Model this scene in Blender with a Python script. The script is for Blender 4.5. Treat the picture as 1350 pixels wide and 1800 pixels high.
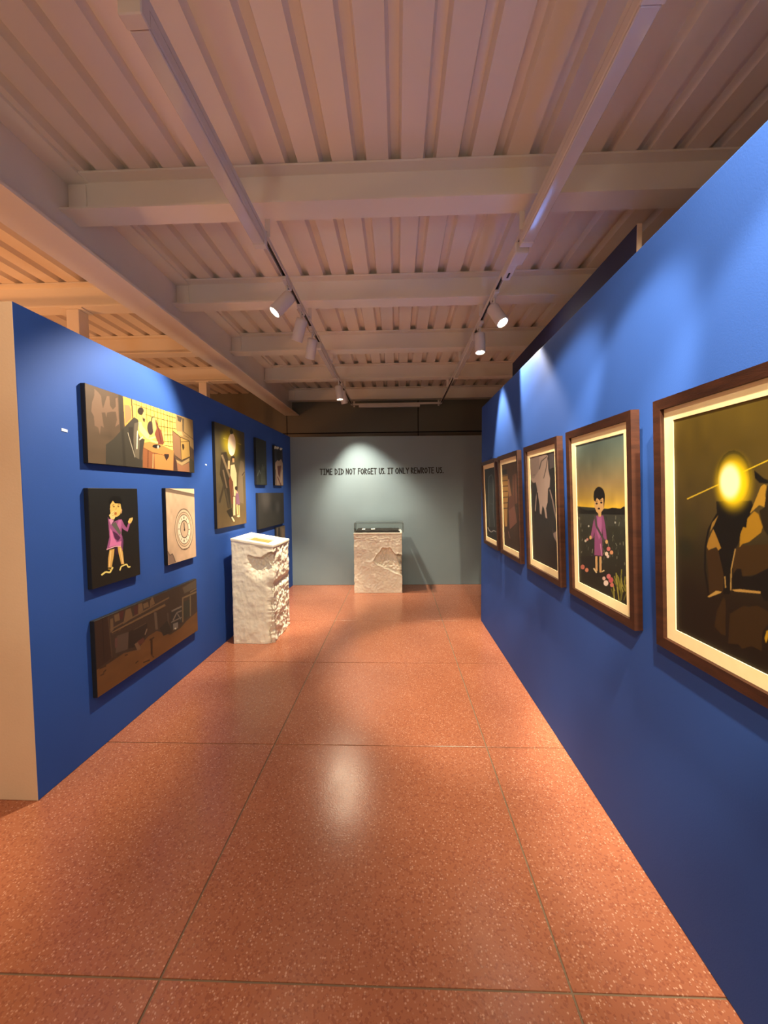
import bpy, bmesh, math, random
import numpy as np
from mathutils import Vector, Matrix, noise

# ------------------------------------------------------------------ scene, camera, light
scene = bpy.context.scene
COL = scene.collection
for o in list(bpy.data.objects):
    bpy.data.objects.remove(o)

scene.view_settings.view_transform = 'Standard'
scene.view_settings.look = 'None'
scene.view_settings.gamma = 1.0
scene.view_settings.use_curve_mapping = False
scene.view_settings.exposure = 0.22
scene.cycles.use_denoising = True
scene.cycles.max_bounces = 10
scene.cycles.diffuse_bounces = 6
scene.cycles.sample_clamp_indirect = 6.0

cam_data = bpy.data.cameras.new('camera')
cam_data.sensor_fit = 'VERTICAL'
cam_data.sensor_height = 36.0
cam_data.lens = 14.0                      # 700 px over 1800 px
cam_data.clip_start = 0.05
cam = bpy.data.objects.new('camera', cam_data)
COL.objects.link(cam)
yaw, pitch, roll = 0.0344, 0.0492, -0.0082
fw = Vector((-math.sin(yaw) * math.cos(pitch), math.cos(yaw) * math.cos(pitch), -math.sin(pitch)))
rt0 = Vector((math.cos(yaw), math.sin(yaw), 0))
up0 = rt0.cross(fw)
rt = rt0 * math.cos(roll) + up0 * math.sin(roll)
up = -rt0 * math.sin(roll) + up0 * math.cos(roll)
m = Matrix((rt, up, -fw)).transposed().to_4x4()
m.translation = (0, 0, 1.55)
cam.matrix_world = m
scene.camera = cam

world = bpy.data.worlds.new('world')
scene.world = world
world.use_nodes = True
world.node_tree.nodes['Background'].inputs[0].default_value = (1.0, 0.74, 0.52, 1)
world.node_tree.nodes['Background'].inputs[1].default_value = 0.02

WARM = (1.0, 0.83, 0.58)
ORANGE = (1.0, 0.42, 0.13)


def add_light(name, kind, loc, energy, color, radius=0.05, aim=None, size=60, blend=0.4, parent=None):
    d = bpy.data.lights.new(name, kind)
    d.energy = energy
    d.color = color
    d.shadow_soft_size = radius
    if kind == 'SPOT':
        d.spot_size = math.radians(size)
        d.spot_blend = blend
    o = bpy.data.objects.new(name, d)
    COL.objects.link(o)
    o.location = loc
    if aim is not None:
        o.rotation_euler = (Vector(aim) - Vector(loc)).to_track_quat('-Z', 'Y').to_euler()
    return o


# unseen lights: track and added spots above and behind the viewer, next-hall lamps, added fill
add_light('unseen_spot', 'SPOT', (0.78, 0.55, 3.03), 440, WARM, 0.04, (1.0, 1.05, 2.45), 85, 0.7)
add_light('unseen_spot', 'SPOT', (0.30, 0.20, 3.05), 330, WARM, 0.04, (1.0, 1.12, 1.75), 36, 0.5)  # added spot on no track, lights the nearest framed picture
add_light('unseen_spot', 'SPOT', (0.30, 0.95, 3.05), 280, WARM, 0.04, (1.0, 1.92, 1.70), 34, 0.5)  # added off-track spot, throws shadows below the frames
add_light('unseen_spot', 'SPOT', (0.30, 1.10, 3.05), 430, WARM, 0.04, (1.0, 2.90, 1.62), 30, 0.5)  # invented spot between the tracks for the farther frames
add_light('unseen_spot', 'SPOT', (-0.83, 0.70, 3.0), 75, WARM, 0.05, (-1.85, 2.3, 1.7), 56, 0.6)
add_light('unseen_spot', 'SPOT', (-0.45, -0.5, 3.0), 150, WARM, 0.06, (0.1, 1.4, 0.0), 100, 0.8)
add_light('unseen_hall_light', 'POINT', (-4.1, 2.6, 1.7), 76, ORANGE, 0.15)
add_light('unseen_hall_light', 'POINT', (-2.9, 4.5, 0.9), 22, (1.0, 0.70, 0.42), 0.15)  # added light, brightens the underside of the girder
add_light('unseen_hall_light', 'POINT', (-3.9, -0.4, 2.3), 45, (1.0, 0.56, 0.26), 0.15)
add_light('unseen_hall_light', 'POINT', (-1.5, -2.4, 0.8), 44, (1.0, 0.97, 0.74), 0.25)  # added fill behind the viewer, lifts the ceiling
add_light('unseen_hall_light', 'POINT', (0.4, -2.6, 0.8), 44, (1.0, 0.97, 0.74), 0.25)  # another added ceiling fill, no lamp stands here


# ------------------------------------------------------------------ helpers
def tag(o, label=None, cat=None, group=None, kind=None):
    if label: o['label'] = label
    if cat: o['category'] = cat
    if group: o['group'] = group
    if kind: o['kind'] = kind
    return o


def empty(name, loc=(0, 0, 0), rz=0.0):
    o = bpy.data.objects.new(name, None)
    o.empty_display_size = 0.1
    COL.objects.link(o)
    o.location = loc
    o.rotation_euler = (0, 0, rz)
    return o


def link_mesh(name, me, mat, parent=None, smooth=False):
    o = bpy.data.objects.new(name, me)
    COL.objects.link(o)
    mats = mat if isinstance(mat, (list, tuple)) else [mat]
    if not me.materials:
        for mm in mats:
            me.materials.append(mm)
    if parent is not None:
        o.parent = parent
    if smooth:
        for p in me.polygons:
            p.use_smooth = True
    return o


def mesh_from(name, verts, faces):
    me = bpy.data.meshes.new(name)
    me.from_pydata([tuple(v) for v in verts], [], faces)
    me.validate()
    me.update()
    return me


class MB:
    """collects boxes, cylinders, prisms; build() links them as one mesh object"""

    def __init__(s):
        s.bm = bmesh.new()

    def box(s, x0, x1, y0, y1, z0, z1, mat=0, bevel=0.0):
        vs = [s.bm.verts.new(p) for p in ((x0, y0, z0), (x1, y0, z0), (x1, y1, z0), (x0, y1, z0), (x0, y0, z1), (x1, y0, z1), (x1, y1, z1), (x0, y1, z1))]
        fs = [s.bm.faces.new([vs[i] for i in f]) for f in ((0, 3, 2, 1), (4, 5, 6, 7), (0, 1, 5, 4), (1, 2, 6, 5), (2, 3, 7, 6), (3, 0, 4, 7))]
        for f in fs: f.material_index = mat
        if bevel > 0:
            es = set(e for f in fs for e in f.edges)
            bmesh.ops.bevel(s.bm, geom=list(es), offset=bevel, segments=1, affect='EDGES', profile=0.5)
        return s

    def hull(s, verts, faces):
        vs = [s.bm.verts.new(p) for p in verts]
        for f in faces: s.bm.faces.new([vs[i] for i in f])
        return s

    def lathe(s, prof, a, d, n=24, cap0=True, cap1=True):
        """profile [(t, r)] swept round the axis from point a along unit direction d"""
        a = Vector(a); d = Vector(d).normalized()
        u = d.orthogonal().normalized(); w = d.cross(u)
        rings = []
        for t, r in prof:
            c = a + d * t
            rings.append([s.bm.verts.new(c + (u * math.cos(2 * math.pi * k / n) + w * math.sin(2 * math.pi * k / n)) * r) for k in range(n)])
        for r0, r1 in zip(rings[:-1], rings[1:]):
            for k in range(n):
                f = s.bm.faces.new((r0[k], r0[(k + 1) % n], r1[(k + 1) % n], r1[k])); f.smooth = True
        if cap0: s.bm.faces.new(list(reversed(rings[0])))
        if cap1: s.bm.faces.new(rings[-1])
        return s

    def build(s, name, mat, parent=None):
        bmesh.ops.recalc_face_normals(s.bm, faces=s.bm.faces)
        me = bpy.data.meshes.new(name)
        s.bm.to_mesh(me)
        s.bm.free()
        return link_mesh(name, me, mat, parent)


def lin(r, g, b):
    f = lambda c: (c / 255 / 12.92) if c / 255 <= 0.04045 else ((c / 255 + 0.055) / 1.055) ** 2.4
    return (f(r), f(g), f(b), 1.0)


# ------------------------------------------------------------------ materials
def new_mat(name):
    mt = bpy.data.materials.new(name)
    mt.use_nodes = True
    return mt, mt.node_tree, mt.node_tree.nodes['Principled BSDF']


def noise_mat(name, c1, c2, scale=3.0, rough=0.6, bump=0.0, bump_scale=60.0, spec=0.5, metallic=0.0, detail=4.0, stretch=None):
    mt, nt, b = new_mat(name)
    N = nt.nodes
    geo = N.new('ShaderNodeNewGeometry')
    mp = N.new('ShaderNodeMapping')
    nt.links.new(geo.outputs['Position'], mp.inputs['Vector'])
    if stretch: mp.inputs['Scale'].default_value = stretch
    n1 = N.new('ShaderNodeTexNoise'); n1.inputs['Scale'].default_value = scale; n1.inputs['Detail'].default_value = detail
    nt.links.new(mp.outputs['Vector'], n1.inputs['Vector'])
    cr = N.new('ShaderNodeValToRGB')
    cr.color_ramp.elements[0].position = 0.3; cr.color_ramp.elements[0].color = c1
    cr.color_ramp.elements[1].position = 0.7; cr.color_ramp.elements[1].color = c2
    nt.links.new(n1.outputs['Fac'], cr.inputs['Fac'])
    nt.links.new(cr.outputs['Color'], b.inputs['Base Color'])
    b.inputs['Roughness'].default_value = rough
    b.inputs['Specular IOR Level'].default_value = spec
    b.inputs['Metallic'].default_value = metallic
    if bump > 0:
        n2 = N.new('ShaderNodeTexNoise'); n2.inputs['Scale'].default_value = bump_scale; n2.inputs['Detail'].default_value = 6
        nt.links.new(mp.outputs['Vector'], n2.inputs['Vector'])
        bp = N.new('ShaderNodeBump'); bp.inputs['Strength'].default_value = bump; bp.inputs['Distance'].default_value = 0.01
        nt.links.new(n2.outputs['Fac'], bp.inputs['Height'])
        nt.links.new(bp.outputs['Normal'], b.inputs['Normal'])
    return mt


def emit_mat(name, color, strength):
    mt, nt, b = new_mat(name)
    b.inputs['Base Color'].default_value = (0.8, 0.8, 0.8, 1)
    b.inputs['Emission Color'].default_value = color
    b.inputs['Emission Strength'].default_value = strength
    return mt


def terrazzo_mat():
    mt, nt, b = new_mat('red_terrazzo')
    N = nt.nodes; L = nt.links
    geo = N.new('ShaderNodeNewGeometry')
    big = N.new('ShaderNodeTexNoise'); big.inputs['Scale'].default_value = 1.3; big.inputs['Detail'].default_value = 5
    L.new(geo.outputs['Position'], big.inputs['Vector'])
    base = N.new('ShaderNodeValToRGB')
    base.color_ramp.elements[0].position = 0.3; base.color_ramp.elements[0].color = lin(158, 97, 70)
    base.color_ramp.elements[1].position = 0.72; base.color_ramp.elements[1].color = lin(176, 111, 82)
    L.new(big.outputs['Fac'], base.inputs['Fac'])
    # stone chips
    vor = N.new('ShaderNodeTexVoronoi'); vor.inputs['Scale'].default_value = 135.0
    L.new(geo.outputs['Position'], vor.inputs['Vector'])
    sep = N.new('ShaderNodeSeparateColor'); L.new(vor.outputs['Color'], sep.inputs['Color'])
    chips = N.new('ShaderNodeValToRGB'); chips.color_ramp.interpolation = 'CONSTANT'
    e = chips.color_ramp.elements
    e[0].position = 0.0; e[0].color = (0, 0, 0, 1)
    e[1].position = 0.70; e[1].color = (0.35, 0.35, 0.35, 1)
    x = e.new(0.86); x.color = (1, 1, 1, 1)
    L.new(sep.outputs['Red'], chips.inputs['Fac'])
    lim = N.new('ShaderNodeMath'); lim.operation = 'LESS_THAN'; lim.inputs[1].default_value = 0.46
    L.new(vor.outputs['Distance'], lim.inputs[0])
    mul = N.new('ShaderNodeMath'); mul.operation = 'MULTIPLY'
    L.new(chips.outputs['Color'], mul.inputs[0]); L.new(lim.outputs[0], mul.inputs[1])
    mulb = N.new('ShaderNodeMath'); mulb.operation = 'MULTIPLY'; mulb.inputs[1].default_value = 0.62
    L.new(mul.outputs[0], mulb.inputs[0])
    mix = N.new('ShaderNodeMix'); mix.data_type = 'RGBA'
    L.new(mulb.outputs[0], mix.inputs['Factor']); L.new(base.outputs['Color'], mix.inputs['A'])
    mix.inputs['B'].default_value = lin(214, 168, 142)
    # darker chips
    dk = N.new('ShaderNodeMath'); dk.operation = 'GREATER_THAN'; dk.inputs[1].default_value = 0.80
    L.new(sep.outputs['Green'], dk.inputs[0])
    dkm = N.new('ShaderNodeMath'); dkm.operation = 'MULTIPLY'; dkm.inputs[1].default_value = 0.45
    L.new(dk.outputs[0], dkm.inputs[0])
    mix2 = N.new('ShaderNodeMix'); mix2.data_type = 'RGBA'
    L.new(dkm.outputs[0], mix2.inputs['Factor']); L.new(mix.outputs['Result'], mix2.inputs['A'])
    mix2.inputs['B'].default_value = lin(128, 70, 52)
    L.new(mix2.outputs['Result'], b.inputs['Base Color'])
    # worn polish
    wn = N.new('ShaderNodeTexNoise'); wn.inputs['Scale'].default_value = 5.0; wn.inputs['Detail'].default_value = 6
    L.new(geo.outputs['Position'], wn.inputs['Vector'])
    mr = N.new('ShaderNodeMapRange'); mr.inputs['To Min'].default_value = 0.17; mr.inputs['To Max'].default_value = 0.29
    L.new(wn.outputs['Fac'], mr.inputs['Value']); L.new(mr.outputs['Result'], b.inputs['Roughness'])
    b.inputs['Specular IOR Level'].default_value = 0.55
    bp = N.new('ShaderNodeBump'); bp.inputs['Strength'].default_value = 0.06; bp.inputs['Distance'].default_value = 0.004
    L.new(vor.outputs['Distance'], bp.inputs['Height']); L.new(bp.outputs['Normal'], b.inputs['Normal'])
    return mt


def paint_mat():
    mt, nt, b = new_mat('painted_print')
    a = nt.nodes.new('ShaderNodeVertexColor'); a.layer_name = 'paint'
    nt.links.new(a.outputs['Color'], b.inputs['Base Color'])
    b.inputs['Roughness'].default_value = 0.55
    b.inputs['Specular IOR Level'].default_value = 0.3
    return mt


M = {}
M['blue'] = noise_mat('cobalt_blue_paint', (0.026, 0.078, 0.325, 1), (0.029, 0.085, 0.35, 1), 2.0, 0.62, 0.05, 220, 0.14)
M['end_white'] = noise_mat('cream_wall_paint', lin(206, 178, 150), lin(214, 188, 160), 2.0, 0.7, 0.08, 90)
M['slate'] = noise_mat('slate_grey_paint', lin(122, 140, 148), lin(128, 145, 152), 1.5, 0.6, 0.04, 160, 0.35)
M['navy'] = noise_mat('navy_paint', lin(24, 28, 62), lin(28, 32, 68), 2.0, 0.6)
M['shell'] = noise_mat('dim_beige_wall', lin(150, 128, 108), lin(160, 138, 116), 1.0, 0.8)
M['rear'] = noise_mat('brown_grey_cladding', lin(114, 111, 100), lin(120, 117, 106), 1.0, 0.28)
M['seam'] = noise_mat('dark_seam', lin(20, 16, 12), lin(26, 22, 18), 5.0, 0.8)
M['steel'] = noise_mat('cream_steel_paint', lin(230, 224, 214), lin(237, 231, 221), 1.2, 0.5, 0.03, 40)
M['deck'] = noise_mat('cream_metal_deck', lin(228, 219, 208), lin(236, 227, 216), 0.9, 0.42, 0.02, 30, 0.5, 0.0, 3.0, (1, 0.15, 1))
M['white'] = noise_mat('white_powder_coat', lin(214, 208, 202), lin(222, 216, 210), 4.0, 0.35)
M['gloss'] = noise_mat('opal_diffuser', lin(206, 202, 200), lin(214, 210, 206), 4.0, 0.08)
M['dark'] = noise_mat('dark_metal', lin(30, 28, 28), lin(36, 34, 34), 4.0, 0.5)
M['joint'] = noise_mat('floor_joint', lin(120, 102, 82), lin(136, 116, 94), 9.0, 0.8)
M['terrazzo'] = terrazzo_mat()
M['plaster'] = noise_mat('white_plaster', lin(232, 225, 206), lin(240, 234, 216), 6.0, 0.75, 0.15, 45)
M['amber'] = noise_mat('amber_recess_shade', lin(138, 100, 44), lin(152, 112, 52), 12.0, 0.6)  # warm bounced shade of the pedestal recess, put into the colour
M['paper'] = noise_mat('white_paper', lin(226, 220, 208), lin(236, 230, 218), 12.0, 0.7)
M['blackfab'] = noise_mat('black_cloth', lin(9, 8, 7), lin(16, 14, 12), 40.0, 0.9, 0.3, 60)
M['edge_black'] = noise_mat('black_canvas_edge', lin(14, 14, 18), lin(20, 20, 24), 20.0, 0.6)
M['ink'] = noise_mat('black_vinyl', lin(22, 22, 22), lin(28, 28, 28), 20.0, 0.5)
M['wood'] = noise_mat('dark_walnut', lin(44, 23, 14), lin(62, 33, 20), 9.0, 0.55, 0.08, 60, 0.25, 0.0, 5.0, (1, 1, 6))
M['mat'] = noise_mat('cream_mount_board', lin(246, 226, 176), lin(250, 231, 182), 30.0, 0.8)
M['paint'] = paint_mat()
M['scuff'] = noise_mat('pale_scuff', lin(190, 210, 236), lin(200, 216, 240), 10.0, 0.4)  # pale plaster scuffs on the blue walls
M['lens_on'] = emit_mat('lit_lens', (1.0, 0.86, 0.62, 1), 60.0)
M['lens_off'] = noise_mat('reflector_cup', lin(120, 112, 100), lin(130, 122, 108), 10.0, 0.3)


def glass_mat():
    mt = bpy.data.materials.new('clear_case_glass'); mt.use_nodes = True
    nt = mt.node_tree; N = nt.nodes
    for n in list(N): N.remove(n)
    out = N.new('ShaderNodeOutputMaterial')
    tr = N.new('ShaderNodeBsdfTransparent'); tr.inputs['Color'].default_value = (0.975, 0.985, 0.98, 1)
    gl = N.new('ShaderNodeBsdfGlossy'); gl.inputs['Roughness'].default_value = 0.03
    fr = N.new('ShaderNodeFresnel'); fr.inputs['IOR'].default_value = 1.45
    mx = N.new('ShaderNodeMixShader')
    nt.links.new(fr.outputs[0], mx.inputs[0]); nt.links.new(tr.outputs[0], mx.inputs[1]); nt.links.new(gl.outputs[0], mx.inputs[2])
    nt.links.new(mx.outputs[0], out.inputs['Surface'])
    return mt


M['glass'] = glass_mat()
M['glass_edge'] = noise_mat('green_glass_edge', lin(116, 126, 120), lin(128, 138, 132), 10.0, 0.2)

# ------------------------------------------------------------------ the room shell
X0, X1, Y0, Y1 = -5.6, 3.7, -3.6, 7.75
ZDECK = 3.49

fb = MB().box(X0, X1, Y0, Y1 + 0.1, -0.12, -0.004)
floor = tag(fb.build('floor', M['joint']), 'red terrazzo floor laid in large slabs with grey joints', 'floor', kind='structure')
xs = [X0] + [-0.77 + 1.30 * k for k in range(-3, 4)] + [X1]
ys = [Y0] + [1.175 + 1.19 * k for k in range(-3, 6)] + [Y1 + 0.1]
slab_mesh = {}
for i in range(len(xs) - 1):
    for j in range(len(ys) - 1):
        w, d = xs[i + 1] - xs[i], ys[j + 1] - ys[j]
        if w < 0.05 or d < 0.05: continue
        key = (round(w, 3), round(d, 3))
        g = 0.0035
        if key not in slab_mesh:
            b = MB().box(-w / 2 + g, w / 2 - g, -d / 2 + g, d / 2 - g, -0.02, 0.0, bevel=0.0008)
            o = b.build('floor_slab', M['terrazzo'], floor)
            slab_mesh[key] = o.data
        else:
            o = link_mesh('floor_slab', slab_mesh[key], M['terrazzo'], floor)
        o.location = ((xs[i] + xs[i + 1]) / 2, (ys[j] + ys[j + 1]) / 2, 0)


def wall_box(name, p0, p1, thick, z0, z1, mats, label, split=None):
    """box wall whose visible face runs from p0 to p1 on plan; thickness lies to the left of p0->p1"""
    p0, p1 = Vector(p0), Vector(p1)
    d = (p1 - p0).normalized(); n = Vector((-d.y, d.x)) * thick
    v = [(*p0, z0), (*p1, z0), (*(p1 + n), z0), (*(p0 + n), z0), (*p0, z1), (*p1, z1), (*(p1 + n), z1), (*(p0 + n), z1)]
    f = [(0, 3, 2, 1), (4, 5, 6, 7), (0, 1, 5, 4), (1, 2, 6, 5), (2, 3, 7, 6), (3, 0, 4, 7)]
    me = mesh_from(name, v, f)
    o = link_mesh(name, me, mats)
    if split: 
        for k, mi in split.items(): me.polygons[k].material_index = mi
    bev = o.modifiers.new('bevel', 'BEVEL'); bev.width = 0.004; bev.segments = 2
    return tag(o, label, 'wall', kind='structure')


LA, LB = Vector((-1.832, 1.885)), Vector((-1.771, 6.585))       # left partition, visible face on plan
LD = (LB - LA).normalized(); LN = Vector((LD.y, -LD.x))           # direction into depth, normal into the aisle
LANG = math.atan2(LD.y, LD.x)
wall_box('wall_left', LA, LB, 0.5, 0, 2.477, [M['blue'], M['end_white']], 'cobalt blue partition wall with cream end facing the viewer', {5: 1, 4: 1})
wall_box('wall_right', (0.993, 4.755), (0.993, -1.6), 0.10, 0, 2.535, [M['blue']], 'long cobalt blue partition wall carrying the framed pictures')
wall_box('wall_back', (-1.79, 6.575), (3.0, 6.695), 0.10, 0, 2.477, [M['slate']], 'slate grey partition wall with the lettered sentence')
for n, p0, p1, lb in (('wall_side_left', (X0, Y1), (X0, Y0), None), ('wall_side_right', (X1, Y0), (X1, Y1), None), ('wall_front', (X0, Y0), (X1, Y0), None)):
    # outer building walls round the hall
    pa, pb = Vector(p0), Vector(p1)
    wall_box(n, pb, pa, 0.1, 0, 3.7, [M['shell']], 'plain beige outer wall of the hall')

rear = MB().box(X0, X1, Y1 + 0.006, Y1 + 0.1, 0, 3.7).build('wall_rear', M['seam'])
tag(rear, 'dark brown-grey cladding high behind the slate wall', 'wall', kind='structure')
rx = [X0, -4.69, -2.14, 0.405, 2.95, X1]
for i in range(5):
    for (z0, z1) in ((0.0, 2.695), (2.715, 3.52)):
        MB().box(rx[i] + 0.008, rx[i + 1] - 0.008, Y1 - 0.006, Y1 + 0.02, z0 + 0.002, z1, bevel=0.002).build('wall_panel', M['rear'], rear)

# corrugated metal deck
ceil = MB().box(X0, X1, Y0, Y1 + 0.1, ZDECK + 0.07, ZDECK + 0.16).build('ceiling', M['shell'])
tag(ceil, 'cream corrugated metal deck ceiling', 'ceiling', kind='structure')
PITCH = 0.2025
x = -0.206 - PITCH / 2 - 28 * PITCH
first = None
while x < X1 - 0.05:
    n = 4
    prof = []
    for k in range(n):
        c = x + PITCH * (k + 0.5)
        if k == 0: prof.append((x, ZDECK))
        prof += [(c - 0.038, ZDECK), (c - 0.023, ZDECK + 0.048), (c + 0.023, ZDECK + 0.048), (c + 0.038, ZDECK)]
        # small stiffening groove in the flat pan
    prof.append((x + PITCH * n, ZDECK))
    if first is None:
        v = [(px - x, Y0, pz) for px, pz in prof] + [(px - x, Y1 + 0.1, pz) for px, pz in prof]
        kk = len(prof)
        me = mesh_from('deck_sheet', v, [(a, a + 1, kk + a + 1, kk + a) for a in range(kk - 1)])
        first = me
    o = link_mesh('deck_sheet', first, M['deck'], ceil)
    o.location = (x, 0, 0)
    x += PITCH * n


# ------------------------------------------------------------------ steelwork
def ibeam(name, x0, x1, yc, zb, zt, fwid, tf=0.012, tw=0.008, along='x', coped=None):
    r = empty(name, ((x0 + x1) / 2 if along == 'x' else yc, 0 if along != 'x' else yc, zb))
    L = (x1 - x0) / 2; h = zt - zb
    def bx(a0, a1, b0, b1, c0, c1):
        return MB().box(a0, a1, b0, b1, c0, c1) if along == 'x' else MB().box(b0, b1, a0, a1, c0, c1)
    if along != 'x':
        r.location = (yc, (x0 + x1) / 2, zb)
    bx(-L, L, -fwid / 2, fwid / 2, 0, tf).build('bottom_flange', M['steel'], r)
    bx(-L, L, -fwid / 2, fwid / 2, h - tf, h).build('top_flange', M['steel'], r)
    bx(-L, L, -tw / 2, tw / 2, tf, h - tf).build('web', M['steel'], r)
    return r


GX = -2.035
g = ibeam('steel_girder', Y0, Y1 - 0.01, GX, 3.05, ZDECK - 0.001, 0.27, 0.018, 0.010, along='y')
tag(g, 'deep cream steel girder running back above the left blue wall', 'girder')
BY = [2.50, 3.71, 4.94, 6.16, 7.50]
ORD = ['nearest', 'second nearest', 'third nearest', 'fourth nearest', 'farthest']
for k, yb in enumerate(BY):
    b = ibeam('steel_beam', GX + 0.006, X1, yb, 3.27, ZDECK - 0.002, 0.16)
    tag(b, '%s of the cream cross beams spanning above the aisle' % ORD[k] if k else 'nearest and largest of the cream cross beams above the aisle', 'beam', 'cross beams above the aisle')
    # clip plate bolted to the girder
    L = (X1 - GX - 0.006) / 2
    MB().box(-L + 0.012, -L + 0.12, -0.016, -0.004, 0.03, 0.19, bevel=0.002).build('clip_plate', M['steel'], b)
for k, yb in enumerate(BY[1:4]):
    b = ibeam('steel_beam', X0, GX - 0.006, yb, 3.27, ZDECK - 0.002, 0.16)
    tag(b, ['orange-lit cross beam left of the girder, nearest the viewer', 'orange-lit cross beam left of the girder, middle of three', 'dim cross beam left of the girder, farthest back'][k], 'beam', 'cross beams left of the girder')
for k, yb in ((0, 3.71), (1, 6.16)):
    c = empty('steel_post', (-2.98, yb, 0))
    MB().box(-0.06, 0.06, -0.06, 0.06, 0.012, 3.258, bevel=0.004).build('shaft', M['steel'], c)
    MB().box(-0.1, 0.1, -0.075, 0.075, 3.258, 3.27).build('cap_plate', M['steel'], c)
    MB().box(-0.11, 0.11, -0.11, 0.11, 0, 0.012).build('base_plate', M['steel'], c)
    tag(c, ['orange-lit steel post top showing above the left blue wall', 'small pale post top far back above the left blue wall'][k], 'post')

npn = empty('navy_board', (1.262, 3.3, 0))
MB().box(-0.0125, 0.0125, -1.12, 1.12, 0, 2.93, bevel=0.002).build('board', M['navy'], npn)
MB().box(-0.0125, 0.0125, -1.124, -1.12, 0, 2.93).build('edge_strip', M['end_white'], npn)
MB().box(-0.14, 0.2, -0.9, -0.84, 0.0, 0.04).build('foot', M['dark'], npn)
MB().box(-0.14, 0.2, 0.84, 0.9, 0.0, 0.04).build('foot', M['dark'], npn)
tag(npn, 'dark navy board standing up behind the right blue wall', 'board')

# ------------------------------------------------------------------ lighting tracks and lamps
TZ = 3.155                                   # underside of the track rails


def track(x, y0, y1, label, hangers):
    r = empty('lighting_track', (x, y0, TZ))
    L = y1 - y0
    # U-shaped rail, open below
    b = MB()
    b.box(-0.018, -0.013, 0, L, 0, 0.032); b.box(0.013, 0.018, 0, L, 0, 0.032); b.box(-0.013, 0.013, 0, L, 0.026, 0.032)
    b.build('rail', M['white'], r)
    MB().box(-0.012, 0.012, 0.002, L - 0.002, 0.018, 0.0258).build('conductor', M['dark'], r)
    MB().box(-0.020, 0.020, L, L + 0.012, -0.002, 0.034, bevel=0.002).build('end_cap', M['white'], r)
    for yh in hangers:
        sx = -1 if x > 0 else 1
        MB().box(sx * 0.024 - 0.016, sx * 0.024 + 0.016, yh - y0 + 0.060, yh - y0 + 0.064, 0.004, 3.27 - TZ - 0.0005).build('hanger', M['white'], r)
        MB().box(-0.022, 0.022, yh - y0 + 0.045, yh - y0 + 0.08, 0.0325, 0.038).build('clamp', M['white'], r)
    return tag(r, label, 'lighting track', 'tracks under the deck')


XL_, XR_ = -0.83, 0.80
track(XL_, -1.2, 7.36, 'white lighting track on the side of the left blue wall', BY[:5])
track(XR_, -1.2, 7.36, 'white lighting track close to the right blue wall', BY[:5])
ct = empty('lighting_track', (0, 7.40, TZ))
MB().box(XL_ + 0.02, XR_ - 0.02, -0.018, 0.018, 0, 0.032, bevel=0.002).build('rail', M['white'], ct)
MB().box(-0.70, 0.42, -0.030, 0.030, -0.045, -0.002, bevel=0.004).build('cover', M['white'], ct)
tag(ct, 'short crosswise track joining both tracks in front of the farthest beam', 'lighting track', 'tracks under the deck')


def linear_light(x, y0, y1, w, label, z=3.075):
    r = empty('linear_light', (x, y0, z))
    L = y1 - y0
    MB().box(-w / 2, w / 2, 0.05, L - 0.05, 0.012, 0.062, bevel=0.004).build('housing', M['white'], r)
    MB().box(-w / 2 + 0.004, w / 2 - 0.004, 0.052, L - 0.052, 0.0, 0.013, bevel=0.003).build('diffuser', M['gloss'], r)
    for a, bb in ((0.0, 0.05), (L - 0.05, L)):
        MB().box(-w / 2 - 0.002, w / 2 + 0.002, a, bb, -0.002, 0.064, bevel=0.004).build('end_cap', M['white'], r)
    for yy in (0.12, L - 0.12):
        MB().box(-0.014, 0.014, yy - 0.05, yy + 0.05, 0.06, TZ - z - 0.0006, bevel=0.002).build('track_adapter', M['white'], r)
    return tag(r, label, 'linear light', 'linear lights on the tracks')


linear_light(XL_ - 0.01, 1.31, 2.54, 0.075, 'long white linear light at upper left, nearest the viewer')
linear_light(XR_ + 0.01, 1.31, 2.60, 0.075, 'long white linear light at upper right beside the right wall')
linear_light(XL_, 4.28, 5.46, 0.055, 'distant white linear light on the left track beyond the three spots', 3.085)
linear_light(XR_, 4.12, 5.55, 0.055, 'distant white linear light on the right track behind the vertical spot', 3.085)

# feed box and adapter on the right track just behind its near light
fbx = empty('feed_box', (XR_, 2.72, 3.06))
MB().box(-0.045, 0.045, -0.09, 0.06, 0.0, 0.07, bevel=0.006).build('box', M['white'], fbx)
MB().box(-0.03, 0.03, 0.06, 0.30, 0.03, TZ - 3.0608, bevel=0.004).build('adapter', M['white'], fbx)
MB().box(-0.006, 0.006, 0.20, 0.26, 0.024, 0.031).build('slot', M['dark'], fbx)
tag(fbx, 'small white feed box on the right track above the lit lamp', 'feed box')


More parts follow.
